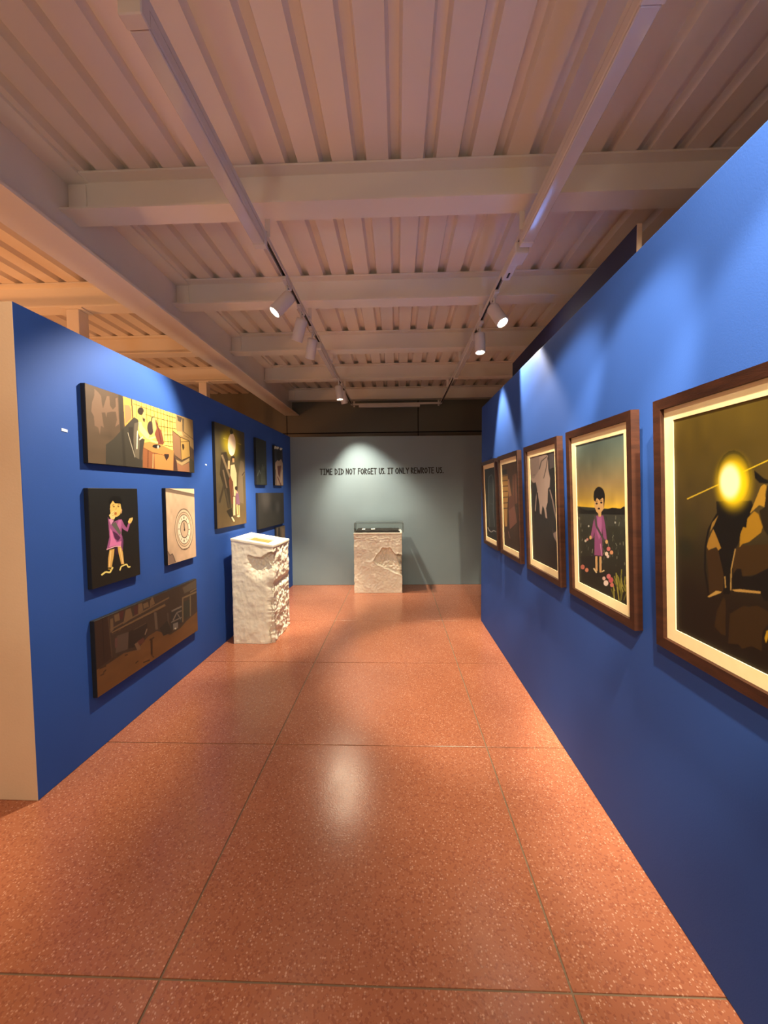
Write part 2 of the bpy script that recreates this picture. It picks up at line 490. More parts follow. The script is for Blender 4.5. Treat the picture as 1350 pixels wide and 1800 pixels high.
def spotlight(xtrack, ypiv, aim, label, lit=True, energy=90, size=50, blend=0.35, head_len=0.19, rad=0.050, drop=0.13, color=WARM):
    r = empty('track_spotlight', (xtrack, ypiv, TZ))
    MB().box(-0.017, 0.017, -0.085, 0.085, -0.030, 0.0, bevel=0.004).build('track_adapter', M['white'], r)
    MB().box(-0.004, 0.004, 0.03, 0.055, -0.034, -0.029).build('switch', M['dark'], r)
    pv = Vector((0, 0, -drop))
    d = (Vector(aim) - (Vector((xtrack, ypiv, TZ)) + pv)).normalized()
    MB().lathe([(0, 0.010), (drop - 0.03, 0.010)], (0, 0, -0.010), (0, 0, -1), 12).build('stem', M['white'], r)
    side = d.cross(Vector((0, 0, 1)))
    if side.length < 0.05: side = Vector((1, 0, 0))
    side.normalize()
    MB().lathe([(-0.02, 0.014), (0.02, 0.014)], pv, side, 14).build('swivel_joint', M['white'], r)
    c = pv + d * 0.01
    hd = MB()
    hd.lathe([(-0.05, rad * 0.80), (-0.045, rad * 0.93), (-0.035, rad), (head_len - 0.05 - 0.004, rad), (head_len - 0.05, rad * 0.97), (head_len - 0.05, rad * 0.86), (head_len - 0.075, rad * 0.80)], c, d, 28, True, False)
    hd.build('head', M['white'], r)
    ls = MB()
    ls.lathe([(head_len - 0.072, rad * 0.80), (head_len - 0.066, rad * 0.5), (head_len - 0.063, 0.003)], c, d, 24, False, True)
    ls.build('lens', M['lens_on'] if lit else M['lens_off'], r)
    tag(r, label, 'spotlight', 'spotlights on the tracks')
    if energy:
        lp = Vector((xtrack, ypiv, TZ)) + c + d * (head_len - 0.045)
        l = add_light('lamp_light', 'SPOT', lp, energy, color, 0.032, lp + d, size, blend)
        l.parent = r
        l.matrix_parent_inverse = Matrix.Translation(r.location).inverted()
    return r


spotlight(XL_, 3.08, (-1.83, 2.65, 1.75), 'brightly lit spotlight on the left track turned toward the left wall', True, 290, 72, 0.6)
spotlight(XL_, 3.52, (-1.62, 4.15, 1.1), 'unlit-looking grey spotlight between two lit ones on the left track', True, 300, 58, 0.55)
spotlight(XL_, 3.97, (-1.45, 4.95, 0.9), 'spotlight on the left track with yellow-lit housing pointing down', True, 400, 52, 0.6)
spotlight(XL_ + 0.02, 5.60, (-0.50, 5.55, 0.0), 'distant lit spotlight near the far end of the left track', True, 165, 118, 0.7, drop=0.16)
spotlight(XL_ + 0.02, 5.98, (-0.38, 6.62, 0.75), 'distant downward spotlight at the far end of the left track beside the grey wall', True, 250, 68, 0.8, color=(1.0, 0.89, 0.70))
spotlight(XR_, 3.36, (1.00, 3.12, 2.55), 'brightly glowing spotlight on the right track, turned to the framed pictures', True, 300, 54, 0.4)
spotlight(XR_, 3.93, (0.78, 3.60, 0.5), 'white spotlight hanging straight down from the right track', True, 310, 56, 0.4)


# ------------------------------------------------------------------ pictures
PAINT = {
 'P1': ([[0,112,92,72],[1,104,82,66]], [
  ('p',142,112,92,[.059,.968,.083,.942,.103,.901,.105,.808,.112,.744,.127,.833,.143,.93,.161,.934,.163,.811,.182,.765,.205,.819,.206,.932,.222,.955,.226,.588,.194,.533,.211,.638,.204,.748,.174,.733,.14,.704,.132,.632,.126,.697,.101,.685,.113,.488,.092,.506,.083,.383,.074,.473,.05,.49,.048,.607,.032,.665,.04,.787,.056,.874],0),
  ('p',74,64,54,[.23,1.017,.264,1.015,.26,.458,.232,.477],0),
  ('p',74,69,60,[.121,.266,.177,.359,.241,.508,.274,.579,.343,.725,.396,.718,.406,-.015,.326,-.018,.114,-.007],0),
  ('p',62,57,50,[.241,.508,.261,.545,.267,-.005,.243,-.001],0),
  ('p',212,165,85,[.264,1.015,.337,1.013,.34,.724,.27,.57],0),
  ('p',188,138,98,[.274,.883,.312,.896,.328,.838,.327,.718,.276,.608],0),
  ('p',228,192,98,[.338,1.005,.799,1.004,1.003,1.005,1.007,.543,.732,.354,.415,.371,.341,.722],0),
  ('p',236,206,110,[.577,.623,.736,.659,.733,.376,.641,.394],0),
  ('p',90,58,40,[.33,1.005,.335,.72,.344,.724,.339,1.01],0),
  ('p',150,112,48,[.371,1.005,.371,.755,.376,.757,.376,1.008],0),
  ('p',150,112,48,[.416,1.006,.416,.785,.421,.787,.421,1.009],0),
  ('p',150,112,48,[.463,1.002,.462,.718,.468,.72,.468,1.005],0),
  ('p',150,112,48,[.502,1.003,.503,.814,.508,.817,.508,1.006],0),
  ('p',150,112,48,[.536,1.0,.537,.83,.543,.833,.542,1.004],0),
  ('p',150,112,48,[.571,.998,.571,.723,.577,.725,.577,1.001],0),
  ('p',150,112,48,[.607,.996,.605,.571,.611,.573,.613,.999],0),
  ('p',150,112,48,[.638,.995,.634,.434,.64,.436,.644,.999],0),
  ('p',150,112,48,[.675,.993,.672,.446,.679,.447,.682,.996],0),
  ('p',150,112,48,[.704,.991,.701,.454,.707,.456,.71,.994],0),
  ('p',150,112,48,[.732,.994,.729,.408,.735,.41,.739,.997],0),
  ('p',84,60,34,[.347,.935,.443,.928,.445,.939,.349,.946],0),
  ('p',84,60,34,[.443,.928,.782,.924,.784,.936,.445,.939],0),
  ('p',84,60,34,[.454,.831,.539,.826,.542,.837,.456,.842],0),
  ('p',84,60,34,[.54,.826,.851,.847,.853,.86,.541,.837],0),
  ('p',84,60,34,[.577,.704,.858,.748,.859,.761,.578,.716],0),
  ('p',84,60,34,[.636,.581,.732,.614,.732,.626,.636,.593],0),
  ('p',84,60,34,[.635,.471,.737,.493,.738,.505,.635,.482],0),
  ('p',84,60,34,[.634,.402,.733,.414,.734,.426,.635,.414],0),
  ('p',176,146,98,[.78,1.0,1.005,1.012,1.01,.425,.849,.61,.788,.678,.774,.805],0),
  ('p',96,84,76,[.791,.989,.857,.98,.836,.887,.802,.894],0),
  ('p',110,96,80,[.857,.975,.881,.974,.874,.732,.855,.736],0),
  ('p',200,168,120,[.788,.712,.85,.723,.858,.647,.795,.648],0),
  ('p',110,82,60,[.856,.732,1.005,.621,1.011,.632,.861,.743],0),
  ('p',110,82,60,[.872,.659,.938,.635,.941,.644,.875,.668],0),
  ('p',160,122,92,[.736,.692,.826,.619,.831,.205,.754,.272,.729,.375],0),
  ('p',190,154,88,[.826,.613,.943,.583,.946,.298,.829,.205],0),
  ('p',90,64,46,[.733,.686,.823,.613,.829,.625,.739,.698],0),
  ('p',90,64,46,[.824,.612,.941,.576,.945,.59,.828,.626],0),
  ('p',80,58,42,[.751,.261,.828,.193,.833,.205,.756,.273],0),
  ('p',80,58,42,[.832,.193,.95,.288,.946,.3,.829,.205],0),
  ('p',80,58,42,[.953,.296,.948,.584,.938,.581,.943,.293],0),
  ('p',100,72,50,[.825,.524,.943,.572,.942,.582,.825,.534],0),
  ('p',100,72,50,[.823,.618,.826,.204,.832,.205,.829,.62],0),
  ('p',70,52,42,[.844,.496,.868,.503,.873,.436,.855,.385,.846,.428],0),
  ('p',192,164,116,[.753,.206,.832,.164,.935,.266,.936,.208,.836,.108,.767,.154],0),
  ('p',176,124,90,[.771,.149,.836,.104,.93,.183,.932,-.014,.781,.002],0),
  ('p',86,80,62,[.939,.267,.977,.239,1.003,.185,1.001,-.018,.932,-.014],0),
  ('p',96,66,58,[.732,.3,.771,.166,.773,.001,.728,.006],0),
  ('p',168,106,68,[.42,.324,.509,.258,.534,.244,.531,-.009,.411,-.006],0),
  ('p',208,142,82,[.528,.242,.735,.274,.725,-.011,.528,.0],0),
  ('p',206,140,80,[.421,.387,.486,.423,.627,.401,.74,.345,.735,.263,.573,.251,.509,.258,.426,.311],0),
  ('p',120,70,46,[.463,.287,.454,.01,.462,.011,.471,.288],0),
  ('p',225,175,120,[.511,.239,.503,.007,.51,.008,.519,.24],0),
  ('p',120,74,46,[.424,.307,.508,.254,.51,.262,.427,.315],0),
  ('p',120,74,46,[.508,.254,.572,.246,.573,.255,.51,.263],0),
  ('p',120,74,46,[.572,.246,.638,.237,.64,.246,.573,.255],0),
  ('p',72,54,48,[.629,.268,.683,.278,.682,.23,.652,.155,.631,.224],0),
  ('p',44,38,40,[.594,.381,.591,.371,.585,.36,.576,.35,.564,.342,.551,.337,.538,.335,.527,.337,.518,.342,.512,.349,.51,.358,.512,.369,.518,.38,.527,.389,.539,.397,.552,.402,.565,.404,.576,.403,.586,.399,.592,.391],0),
  ('p',230,210,180,[.576,.366,.576,.358,.575,.351,.572,.345,.57,.34,.567,.338,.564,.339,.562,.342,.56,.347,.559,.354,.558,.361,.559,.37,.56,.377,.562,.383,.565,.388,.568,.39,.57,.389,.573,.386,.575,.381,.576,.374],0),
  ('p',78,73,66,[.352,.746,.385,.723,.39,.687,.377,.549,.387,.458,.439,.446,.401,.127,.34,.152,.33,.29,.3,.438,.294,.574,.313,.655],0),
  ('p',122,112,96,[.351,.652,.384,.685,.38,.55,.392,.412,.381,.123,.345,.154,.337,.395],0),
  ('p',60,54,48,[.299,.576,.339,.591,.336,.348,.328,.308,.303,.43],0),
  ('p',200,190,170,[.291,.489,.343,.143,.347,.146,.295,.493],0),
  ('p',74,70,62,[.345,.116,.412,.119,.405,-.017,.343,-.006],0),
  ('p',228,198,142,[.387,.691,.413,.702,.423,.644,.484,.53,.472,.456,.445,.477,.391,.564],0),
  ('p',242,228,190,[.372,.548,.36,.275,.368,.276,.38,.55],0),
  ('p',242,228,190,[.393,.415,.425,.474,.418,.484,.386,.426],0),
  ('p',60,46,42,[.442,.879,.44,.86,.436,.841,.429,.824,.42,.812,.411,.805,.402,.803,.394,.808,.387,.818,.383,.832,.382,.85,.384,.869,.388,.887,.395,.904,.403,.916,.412,.924,.421,.926,.43,.922,.436,.912,.44,.897],0),
  ('p',222,182,110,[.419,.786,.438,.872,.448,.828,.449,.771,.439,.713,.413,.697],0),
  ('p',56,40,36,[.424,.788,.436,.765,.449,.771,.446,.711,.43,.719],0),
  ('p',78,62,62,[.53,.656,.528,.62,.523,.587,.516,.56,.507,.541,.497,.532,.487,.534,.478,.546,.472,.569,.467,.598,.466,.631,.468,.666,.473,.699,.48,.726,.489,.745,.499,.755,.509,.754,.518,.742,.525,.72,.529,.69],0),
  ('p',205,176,116,[.515,.81,.54,.831,.552,.715,.547,.592,.525,.548,.52,.662],0),
  ('p',64,48,44,[.513,.738,.52,.821,.51,.819,.503,.736],0),
  ('p',64,48,44,[.516,.813,.542,.834,.539,.849,.514,.827],0),
  ('p',146,82,64,[.54,.836,.571,.702,.61,.645,.633,.455,.622,.415,.568,.41,.537,.563,.559,.667],0),
  ('p',110,58,48,[.552,.794,.573,.671,.582,.678,.56,.802],0),
  ('p',110,58,48,[.573,.671,.596,.443,.606,.448,.582,.677],0),
  ('p',222,194,144,[.48,.45,.549,.507,.544,.534,.475,.476],0),
  ('p',222,194,144,[.491,.43,.566,.422,.57,.449,.495,.456],0),
 ]),
 'P2': ([[0,34,30,26],[1,26,26,26]], [
  ('p',10,9,9,[.647,.858,.639,.839,.617,.822,.585,.81,.546,.802,.503,.8,.461,.805,.424,.814,.395,.828,.377,.846,.371,.864,.379,.882,.399,.899,.429,.911,.467,.919,.509,.922,.552,.918,.59,.909,.621,.895,.64,.877],0),
  ('p',228,188,104,[.394,.826,.451,.872,.493,.842,.606,.836,.624,.774,.587,.717,.523,.697,.448,.697,.39,.751],0),
  ('p',220,176,128,[.616,.777,.638,.773,.627,.735,.607,.726],0),
  ('p',220,176,128,[.382,.789,.398,.794,.402,.756],0),
  ('p',96,60,30,[.432,.819,.476,.827,.471,.833,.428,.825],0),
  ('p',96,60,30,[.544,.817,.593,.827,.588,.833,.539,.823],0),
  ('p',120,84,40,[.486,.807,.485,.805,.482,.803,.477,.802,.472,.801,.466,.801,.459,.802,.454,.803,.45,.804,.447,.806,.446,.809,.447,.811,.45,.813,.455,.814,.46,.815,.466,.815,.472,.814,.478,.813,.482,.812,.485,.81],0),
  ('p',120,84,40,[.582,.806,.581,.804,.578,.802,.573,.8,.567,.799,.561,.799,.555,.8,.549,.801,.545,.803,.542,.805,.541,.807,.542,.809,.545,.811,.55,.812,.555,.813,.562,.813,.568,.813,.574,.812,.578,.81,.581,.808],0),
  ('p',186,112,52,[.524,.732,.523,.727,.519,.723,.512,.719,.505,.717,.496,.717,.488,.718,.48,.721,.474,.725,.471,.729,.47,.735,.471,.74,.475,.744,.481,.748,.489,.75,.498,.75,.506,.749,.514,.746,.52,.742,.523,.738],0),
  ('p',160,110,60,[.511,.797,.499,.766,.508,.765,.52,.796],0),
  ('p',160,110,60,[.502,.763,.525,.759,.527,.763,.505,.767],0),
  ('p',166,92,146,[.339,.703,.407,.617,.458,.646,.559,.666,.623,.663,.673,.601,.724,.564,.768,.622,.811,.613,.742,.52,.657,.549,.619,.571,.602,.501,.638,.432,.619,.325,.494,.383,.286,.362,.352,.489,.346,.615],0),
  ('p',218,124,178,[.369,.588,.415,.547,.437,.482,.496,.422,.598,.429,.602,.376,.469,.392,.34,.386,.374,.455],0),
  ('p',196,112,170,[.559,.66,.617,.66,.607,.598,.566,.542,.518,.604],0),
  ('p',240,184,192,[.289,.362,.471,.378,.466,.387,.283,.37],0),
  ('p',240,184,192,[.468,.378,.595,.366,.596,.375,.469,.387],0),
  ('p',88,42,80,[.416,.553,.501,.521,.581,.466,.522,.432,.461,.467],0),
  ('p',104,104,94,[.407,.617,.489,.647,.597,.521,.566,.494],0),
  ('p',216,154,190,[.356,.677,.41,.68,.456,.658,.395,.617],0),
  ('p',120,66,116,[.615,.493,.64,.432,.619,.328,.582,.365],0),
  ('p',60,30,56,[.444,.379,.506,.372,.514,.287,.464,.293],0),
  ('p',238,204,134,[.364,.72,.426,.755,.514,.771,.522,.758,.462,.741,.487,.695,.459,.67,.398,.68],0),
  ('p',170,120,70,[.415,.729,.503,.761,.499,.764,.411,.732],0),
  ('p',170,120,70,[.425,.709,.488,.719,.485,.723,.423,.713],0),
  ('p',232,194,114,[.755,.629,.798,.667,.87,.674,.869,.65,.825,.612,.781,.609],0),
  ('p',180,130,70,[.8,.653,.826,.624,.834,.626,.807,.654],0),
  ('p',218,174,96,[.345,.356,.443,.358,.427,.291,.371,.167,.3,.176,.311,.272],0),
  ('p',218,174,96,[.512,.369,.582,.368,.618,.302,.637,.166,.572,.175,.522,.312],0),
  ('p',244,206,140,[.36,.343,.322,.183,.338,.18,.377,.34],0),
  ('p',244,206,140,[.553,.354,.603,.178,.621,.177,.571,.354],0),
  ('p',238,220,130,[.175,.108,.259,.13,.242,.145,.158,.124],0),
  ('p',238,220,130,[.247,.13,.329,.111,.335,.126,.253,.145],0),
  ('p',238,220,130,[.346,.112,.409,.161,.382,.173,.319,.124],0),
  ('p',238,220,130,[.549,.108,.583,.147,.559,.155,.525,.116],0),
  ('p',238,220,130,[.576,.144,.695,.154,.685,.168,.566,.158],0),
  ('p',238,220,130,[.678,.159,.717,.117,.741,.12,.702,.162],0),
  ('p',238,220,130,[.734,.112,.778,.116,.767,.13,.723,.126],0),
  ('p',200,160,60,[.297,.157,.368,.14,.372,.149,.3,.165],0),
 ]),
 'P3': ([[0,196,166,138],[1,204,176,148]], [
  ('p',226,202,172,[.107,1.006,1.014,1.004,1.018,.917],0),
  ('p',118,100,86,[-.017,1.003,.138,.996,1.018,.917,1.016,.877,-.02,.956],0),
  ('p',70,58,50,[-.003,.997,1.016,.917,1.02,.924,-.0,1.003],0),
  ('p',84,66,54,[.922,.406,.914,.353,.895,.303,.866,.257,.828,.217,.782,.184,.73,.159,.674,.143,.615,.136,.556,.139,.499,.15,.444,.169,.394,.197,.35,.23,.314,.27,.285,.313,.265,.36,.254,.408,.253,.457,.26,.505,.277,.551,.303,.594,.336,.632,.377,.665,.424,.691,.476,.71,.532,.72,.589,.722,.647,.716,.704,.7,.757,.676,.806,.644,.847,.605,.881,.561,.905,.511,.919,.459],0),
  ('p',218,194,164,[.904,.407,.897,.357,.879,.31,.851,.266,.815,.228,.771,.197,.722,.173,.669,.158,.613,.151,.557,.154,.502,.164,.451,.182,.403,.208,.361,.24,.326,.277,.299,.319,.28,.363,.269,.41,.268,.456,.275,.502,.291,.546,.316,.586,.348,.623,.387,.654,.431,.678,.481,.696,.534,.706,.588,.708,.643,.701,.697,.687,.748,.664,.794,.634,.833,.597,.865,.554,.888,.507,.901,.458],0),
  ('p',120,98,80,[.864,.41,.858,.366,.842,.325,.818,.286,.786,.253,.748,.225,.704,.204,.658,.191,.609,.184,.559,.186,.511,.195,.465,.211,.423,.234,.385,.262,.354,.295,.33,.332,.313,.371,.303,.412,.302,.454,.309,.494,.323,.533,.344,.569,.373,.601,.408,.629,.447,.651,.491,.666,.538,.675,.587,.676,.635,.67,.683,.657,.727,.637,.768,.61,.802,.577,.83,.539,.85,.498,.862,.455],0),
  ('p',206,180,150,[.852,.411,.845,.369,.83,.329,.807,.293,.777,.26,.74,.234,.699,.214,.654,.201,.607,.195,.56,.196,.513,.205,.469,.22,.429,.242,.393,.269,.363,.301,.34,.336,.323,.374,.314,.413,.313,.453,.319,.492,.333,.529,.354,.564,.381,.595,.414,.621,.452,.642,.495,.657,.539,.665,.586,.666,.633,.66,.678,.648,.721,.628,.759,.602,.793,.571,.819,.535,.839,.495,.849,.454],0),
  ('p',96,78,64,[.821,.413,.816,.376,.802,.34,.782,.308,.755,.279,.722,.255,.685,.237,.645,.226,.603,.22,.561,.221,.52,.229,.48,.243,.444,.262,.412,.286,.385,.314,.364,.346,.349,.38,.341,.415,.34,.451,.345,.486,.357,.519,.376,.55,.401,.578,.431,.601,.465,.62,.503,.633,.543,.641,.585,.642,.626,.636,.667,.625,.705,.607,.739,.584,.769,.556,.793,.524,.81,.489,.819,.451],0),
  ('p',236,218,192,[.807,.415,.802,.379,.789,.346,.77,.315,.744,.288,.714,.266,.679,.249,.641,.237,.602,.232,.562,.233,.522,.24,.485,.253,.451,.271,.421,.294,.395,.321,.375,.351,.361,.383,.353,.416,.352,.45,.357,.483,.369,.515,.387,.544,.41,.57,.438,.592,.471,.61,.507,.622,.545,.629,.584,.63,.623,.625,.662,.614,.697,.597,.73,.576,.758,.549,.78,.519,.796,.485,.805,.45],0),
  ('p',80,64,52,[.734,.42,.731,.398,.723,.376,.71,.356,.694,.339,.674,.324,.652,.313,.628,.306,.602,.302,.577,.303,.551,.307,.527,.315,.504,.327,.484,.342,.468,.359,.454,.378,.445,.399,.44,.421,.439,.443,.443,.465,.45,.485,.462,.505,.477,.522,.496,.536,.517,.547,.54,.555,.565,.56,.591,.56,.616,.556,.641,.549,.664,.538,.685,.524,.703,.507,.717,.487,.727,.466,.733,.443],0),
  ('p',202,176,148,[.715,.422,.712,.402,.705,.383,.694,.366,.68,.351,.663,.338,.644,.328,.622,.322,.6,.319,.578,.319,.555,.323,.534,.33,.514,.34,.497,.353,.482,.368,.47,.385,.462,.403,.458,.422,.457,.442,.46,.461,.467,.479,.477,.496,.49,.511,.507,.523,.525,.533,.546,.54,.568,.544,.59,.544,.612,.541,.634,.534,.654,.525,.672,.512,.688,.497,.7,.48,.709,.461,.714,.442],0),
  ('p',84,66,54,[.597,.577,.599,.609,.567,.611,.565,.579],0),
  ('p',84,66,54,[.671,.552,.693,.579,.676,.582,.654,.555],0),
  ('p',84,66,54,[.728,.493,.765,.507,.751,.512,.714,.498],0),
  ('p',84,66,54,[.74,.413,.782,.41,.783,.423,.741,.426],0),
  ('p',84,66,54,[.706,.345,.742,.326,.756,.329,.721,.349],0),
  ('p',84,66,54,[.64,.298,.659,.268,.677,.268,.658,.298],0),
  ('p',84,66,54,[.548,.288,.546,.256,.579,.252,.581,.285],0),
  ('p',84,66,54,[.476,.315,.455,.29,.472,.286,.493,.312],0),
  ('p',84,66,54,[.423,.374,.388,.362,.402,.356,.436,.369],0),
  ('p',84,66,54,[.413,.451,.375,.454,.374,.442,.412,.439],0),
  ('p',84,66,54,[.445,.517,.412,.534,.399,.531,.431,.513],0),
  ('p',84,66,54,[.508,.564,.49,.592,.473,.591,.49,.563],0),
  ('p',60,48,40,[.601,.419,.593,.526,.564,.527,.572,.421],0),
  ('p',60,48,40,[.613,.421,.611,.415,.607,.41,.601,.406,.594,.404,.586,.403,.578,.405,.571,.408,.566,.413,.562,.419,.562,.425,.563,.431,.567,.436,.573,.44,.58,.442,.588,.443,.596,.441,.603,.438,.608,.433,.612,.427],0),
  ('p',120,98,82,[.459,.152,.757,.154,.75,.163,.453,.16],0),
  ('p',132,108,94,[.003,.181,.062,.12,.145,.135,.192,.083,.244,.004,.006,.002],0),
  ('p',60,50,44,[-.006,.181,.054,.12,.071,.121,.011,.182],0),
  ('p',60,50,44,[.068,.116,.151,.131,.14,.139,.057,.124],0),
  ('p',60,50,44,[.136,.134,.182,.083,.201,.084,.154,.135],0),
  ('p',60,50,44,[.182,.083,.234,.004,.254,.004,.201,.083],0),
 ]),
 'P4': ([[0,112,74,42],[1,92,64,42]], [
  ('p',62,48,40,[-.003,1.008,1.007,1.014,1.008,.367,.846,.308,.77,.247,.642,.237,.5,.432,.413,.422,.312,.314,.199,.381,.087,.358,-.001,.367],0),
  ('p',54,38,32,[-.003,1.008,.094,.992,.109,.409,-.001,.367],0),
  ('p',78,58,46,[.09,.981,.106,.412,.113,.406,.097,.977],0),
  ('p',40,28,24,[.05,.999,.051,.428,.056,.423,.055,.996],0),
  ('p',112,86,60,[.12,.725,.605,.764,.594,.805,.113,.76],0),
  ('p',58,42,34,[.118,.729,.601,.744,.597,.762,.115,.743],0),
  ('p',104,80,58,[.106,.79,.235,.809,.23,.83,.102,.81],0),
  ('p',104,80,58,[.235,.809,.648,.864,.642,.889,.23,.83],0),
  ('p',106,82,60,[.336,.987,.37,.978,.377,.855,.332,.844],0),
  ('p',106,82,60,[.445,.958,.471,1.015,.492,.882,.441,.862],0),
  ('p',106,82,60,[.228,.976,.268,.976,.285,.821,.204,.793],0),
  ('p',106,82,60,[.107,.943,.128,.94,.129,.779,.106,.758],0),
  ('p',106,82,60,[.137,.974,.181,.975,.181,.873,.142,.876],0),
  ('p',106,82,60,[.379,.957,.424,.957,.432,.876,.382,.881],0),
  ('p',74,40,38,[.174,.987,.212,.984,.202,.87,.179,.874],0),
  ('p',74,40,38,[.297,.97,.331,.975,.328,.847,.298,.84],0),
  ('p',84,68,60,[.152,.672,.245,.648,.231,.406,.136,.443],0),
  ('p',46,38,34,[.245,.648,.408,.638,.404,.46,.313,.364,.239,.406],0),
  ('p',82,64,52,[.287,.629,.401,.638,.398,.651,.284,.641],0),
  ('p',92,62,58,[.135,.653,.155,.649,.152,.516,.134,.519],0),
  ('p',94,78,66,[.479,.75,.487,.464,.513,.446,.504,.735],0),
  ('p',76,62,54,[.614,.636,.619,.371,.638,.357,.633,.624],0),
  ('p',44,40,36,[.53,.446,.615,.506,.665,.267,.568,.286],0),
  ('p',52,48,46,[.656,.623,.796,.625,.79,.335,.655,.309],0),
  ('p',112,100,92,[.671,.608,.794,.605,.786,.635,.664,.637],0),
  ('p',112,100,92,[.686,.446,.735,.544,.723,.562,.675,.464],0),
  ('p',112,100,92,[.731,.542,.791,.532,.786,.555,.726,.564],0),
  ('p',112,100,92,[.66,.43,.788,.415,.783,.434,.656,.449],0),
  ('p',112,104,98,[.679,.397,.739,.375,.737,.274,.679,.285],0),
  ('p',190,180,160,[.717,.282,.716,.279,.715,.276,.712,.275,.709,.276,.705,.279,.702,.282,.699,.287,.696,.292,.695,.297,.694,.301,.695,.305,.697,.307,.699,.308,.702,.307,.706,.305,.709,.302,.713,.297,.715,.292,.717,.287],0),
  ('p',100,90,84,[.723,.552,.767,.399,.779,.4,.735,.553],0),
  ('p',50,48,40,[.816,.681,.905,.675,.899,.365,.811,.361],0),
  ('p',110,90,66,[.809,.742,1.006,.734,.998,.766,.801,.772],0),
  ('p',110,90,66,[.911,.787,1.007,.802,.999,.826,.904,.81],0),
  ('p',104,86,64,[.799,.778,.79,.335,.807,.321,.816,.767],0),
  ('p',104,86,64,[.901,.74,.893,.36,.909,.348,.917,.73],0),
  ('p',84,72,60,[.809,.945,.993,.985,.996,.836,.831,.827],0),
  ('p',56,38,26,[.434,.373,.432,.115,.452,.095,.455,.355],0),
  ('p',56,38,26,[.428,.339,.477,.342,.47,.366,.422,.362],0),
  ('p',64,44,30,[.435,.106,.457,.037,.466,.04,.443,.109],0),
  ('p',112,86,66,[.289,.423,.328,.424,.342,.293,.312,.304],0),
  ('p',90,52,44,[.315,.436,.368,.447,.384,.373,.331,.363],0),
  ('p',120,100,84,[.401,.556,.381,.483,.391,.468,.411,.542],0),
  ('p',58,40,28,[.019,.351,.067,.339,.064,.357,.017,.368],0),
  ('p',58,40,28,[.046,.271,.067,.288,.062,.305,.041,.288],0),
  ('p',58,40,28,[.294,.122,.32,.131,.314,.151,.288,.141],0),
  ('p',58,40,28,[.361,.057,.425,.029,.422,.05,.358,.078],0),
  ('p',58,40,28,[.148,.39,.163,.389,.159,.407,.144,.408],0),
  ('p',58,40,28,[.024,.255,.051,.251,.048,.269,.021,.272],0),
  ('p',58,40,28,[.097,.362,.126,.386,.121,.403,.091,.379],0),
  ('p',58,40,28,[.207,.33,.231,.321,.228,.34,.205,.349],0),
 ]),
 'P5': ([[0,112,90,58],[0.4,92,80,56],[1,78,70,48]], [
  ('g',190,170,40,[.52,.85,.44299999999999995,.19699999999999995],0.9),
  ('p',200,182,70,[.248,.867,.855,.856,.865,.864,.257,.875],0),
  ('p',58,48,34,[.171,.726,.338,.745,.439,.602,.4,.418,.434,.187,.333,.181,.205,.414,.109,.514],0),
  ('p',128,108,82,[.164,.701,.4,.491,.463,.499,.222,.711],0),
  ('p',120,100,78,[.196,.559,.302,.385,.345,.388,.237,.564],0),
  ('p',66,54,38,[.199,.416,.048,.247,.105,.242,.259,.413],0),
  ('p',80,68,50,[.248,.376,.356,.186,.411,.189,.3,.38],0),
  ('p',116,100,78,[.82,.685,.941,.676,.987,.554,.895,.509,.901,.219,.665,.247,.724,.504],0),
  ('p',60,50,40,[.956,.573,.851,.528,.884,.522,.99,.567],0),
  ('p',252,232,196,[.662,.843,.652,.806,.63,.771,.598,.743,.558,.724,.516,.715,.475,.718,.439,.732,.412,.755,.396,.785,.393,.82,.401,.856,.422,.889,.453,.917,.491,.937,.533,.947,.574,.946,.611,.933,.64,.91,.658,.879],0),
  ('p',60,56,24,[.465,.965,.518,1.0,.593,.963,.553,.94,.488,.933],0),
  ('p',218,190,146,[.465,.618,.597,.633,.666,.542,.655,.383,.6,.299,.52,.303,.444,.495],0),
  ('p',124,76,52,[.445,.518,.511,.459,.536,.224,.463,.225,.39,.456],0),
  ('p',205,170,124,[.383,.659,.369,.576,.43,.578,.443,.662],0),
  ('p',64,48,36,[.627,.693,.623,.682,.611,.671,.592,.663,.57,.656,.545,.653,.521,.654,.5,.657,.483,.664,.473,.673,.47,.683,.475,.694,.486,.704,.504,.713,.526,.719,.55,.723,.574,.723,.596,.719,.613,.713,.624,.704],0),
  ('p',190,150,104,[.527,.691,.601,.695,.598,.656,.532,.649],0),
  ('p',218,192,152,[.526,.303,.512,.106,.581,.104,.595,.303],0),
  ('p',90,60,46,[.508,.458,.536,.303,.557,.303,.529,.459],0),
  ('p',40,32,26,[.493,.299,.653,.295,.656,.302,.495,.306],0),
  ('p',46,36,32,[.688,.387,.685,.38,.678,.374,.666,.369,.652,.366,.637,.364,.622,.365,.609,.368,.598,.373,.592,.379,.59,.386,.593,.393,.6,.399,.611,.404,.625,.408,.64,.409,.655,.408,.669,.405,.679,.4,.686,.394],0),
  ('p',128,90,116,[.618,.359,.7,.359,.766,.213,.616,.215],0),
  ('p',205,165,120,[.586,.363,.652,.332,.69,.338,.623,.37],0),
  ('p',212,178,124,[.627,.215,.642,.109,.686,.109,.671,.215],0),
  ('p',212,178,124,[.706,.206,.705,.1,.745,.099,.746,.205],0),
  ('p',212,190,150,[.752,.088,.749,.085,.741,.082,.728,.08,.713,.079,.695,.079,.678,.08,.663,.082,.65,.085,.643,.089,.64,.092,.643,.096,.651,.098,.664,.101,.679,.102,.697,.102,.714,.101,.73,.098,.742,.095,.75,.092],0),
  ('p',52,42,30,[.282,.159,.46,.186,.542,.041,.413,.078],0),
  ('p',224,204,166,[.438,.089,.521,.039,.563,.044,.479,.095],0),
 ]),
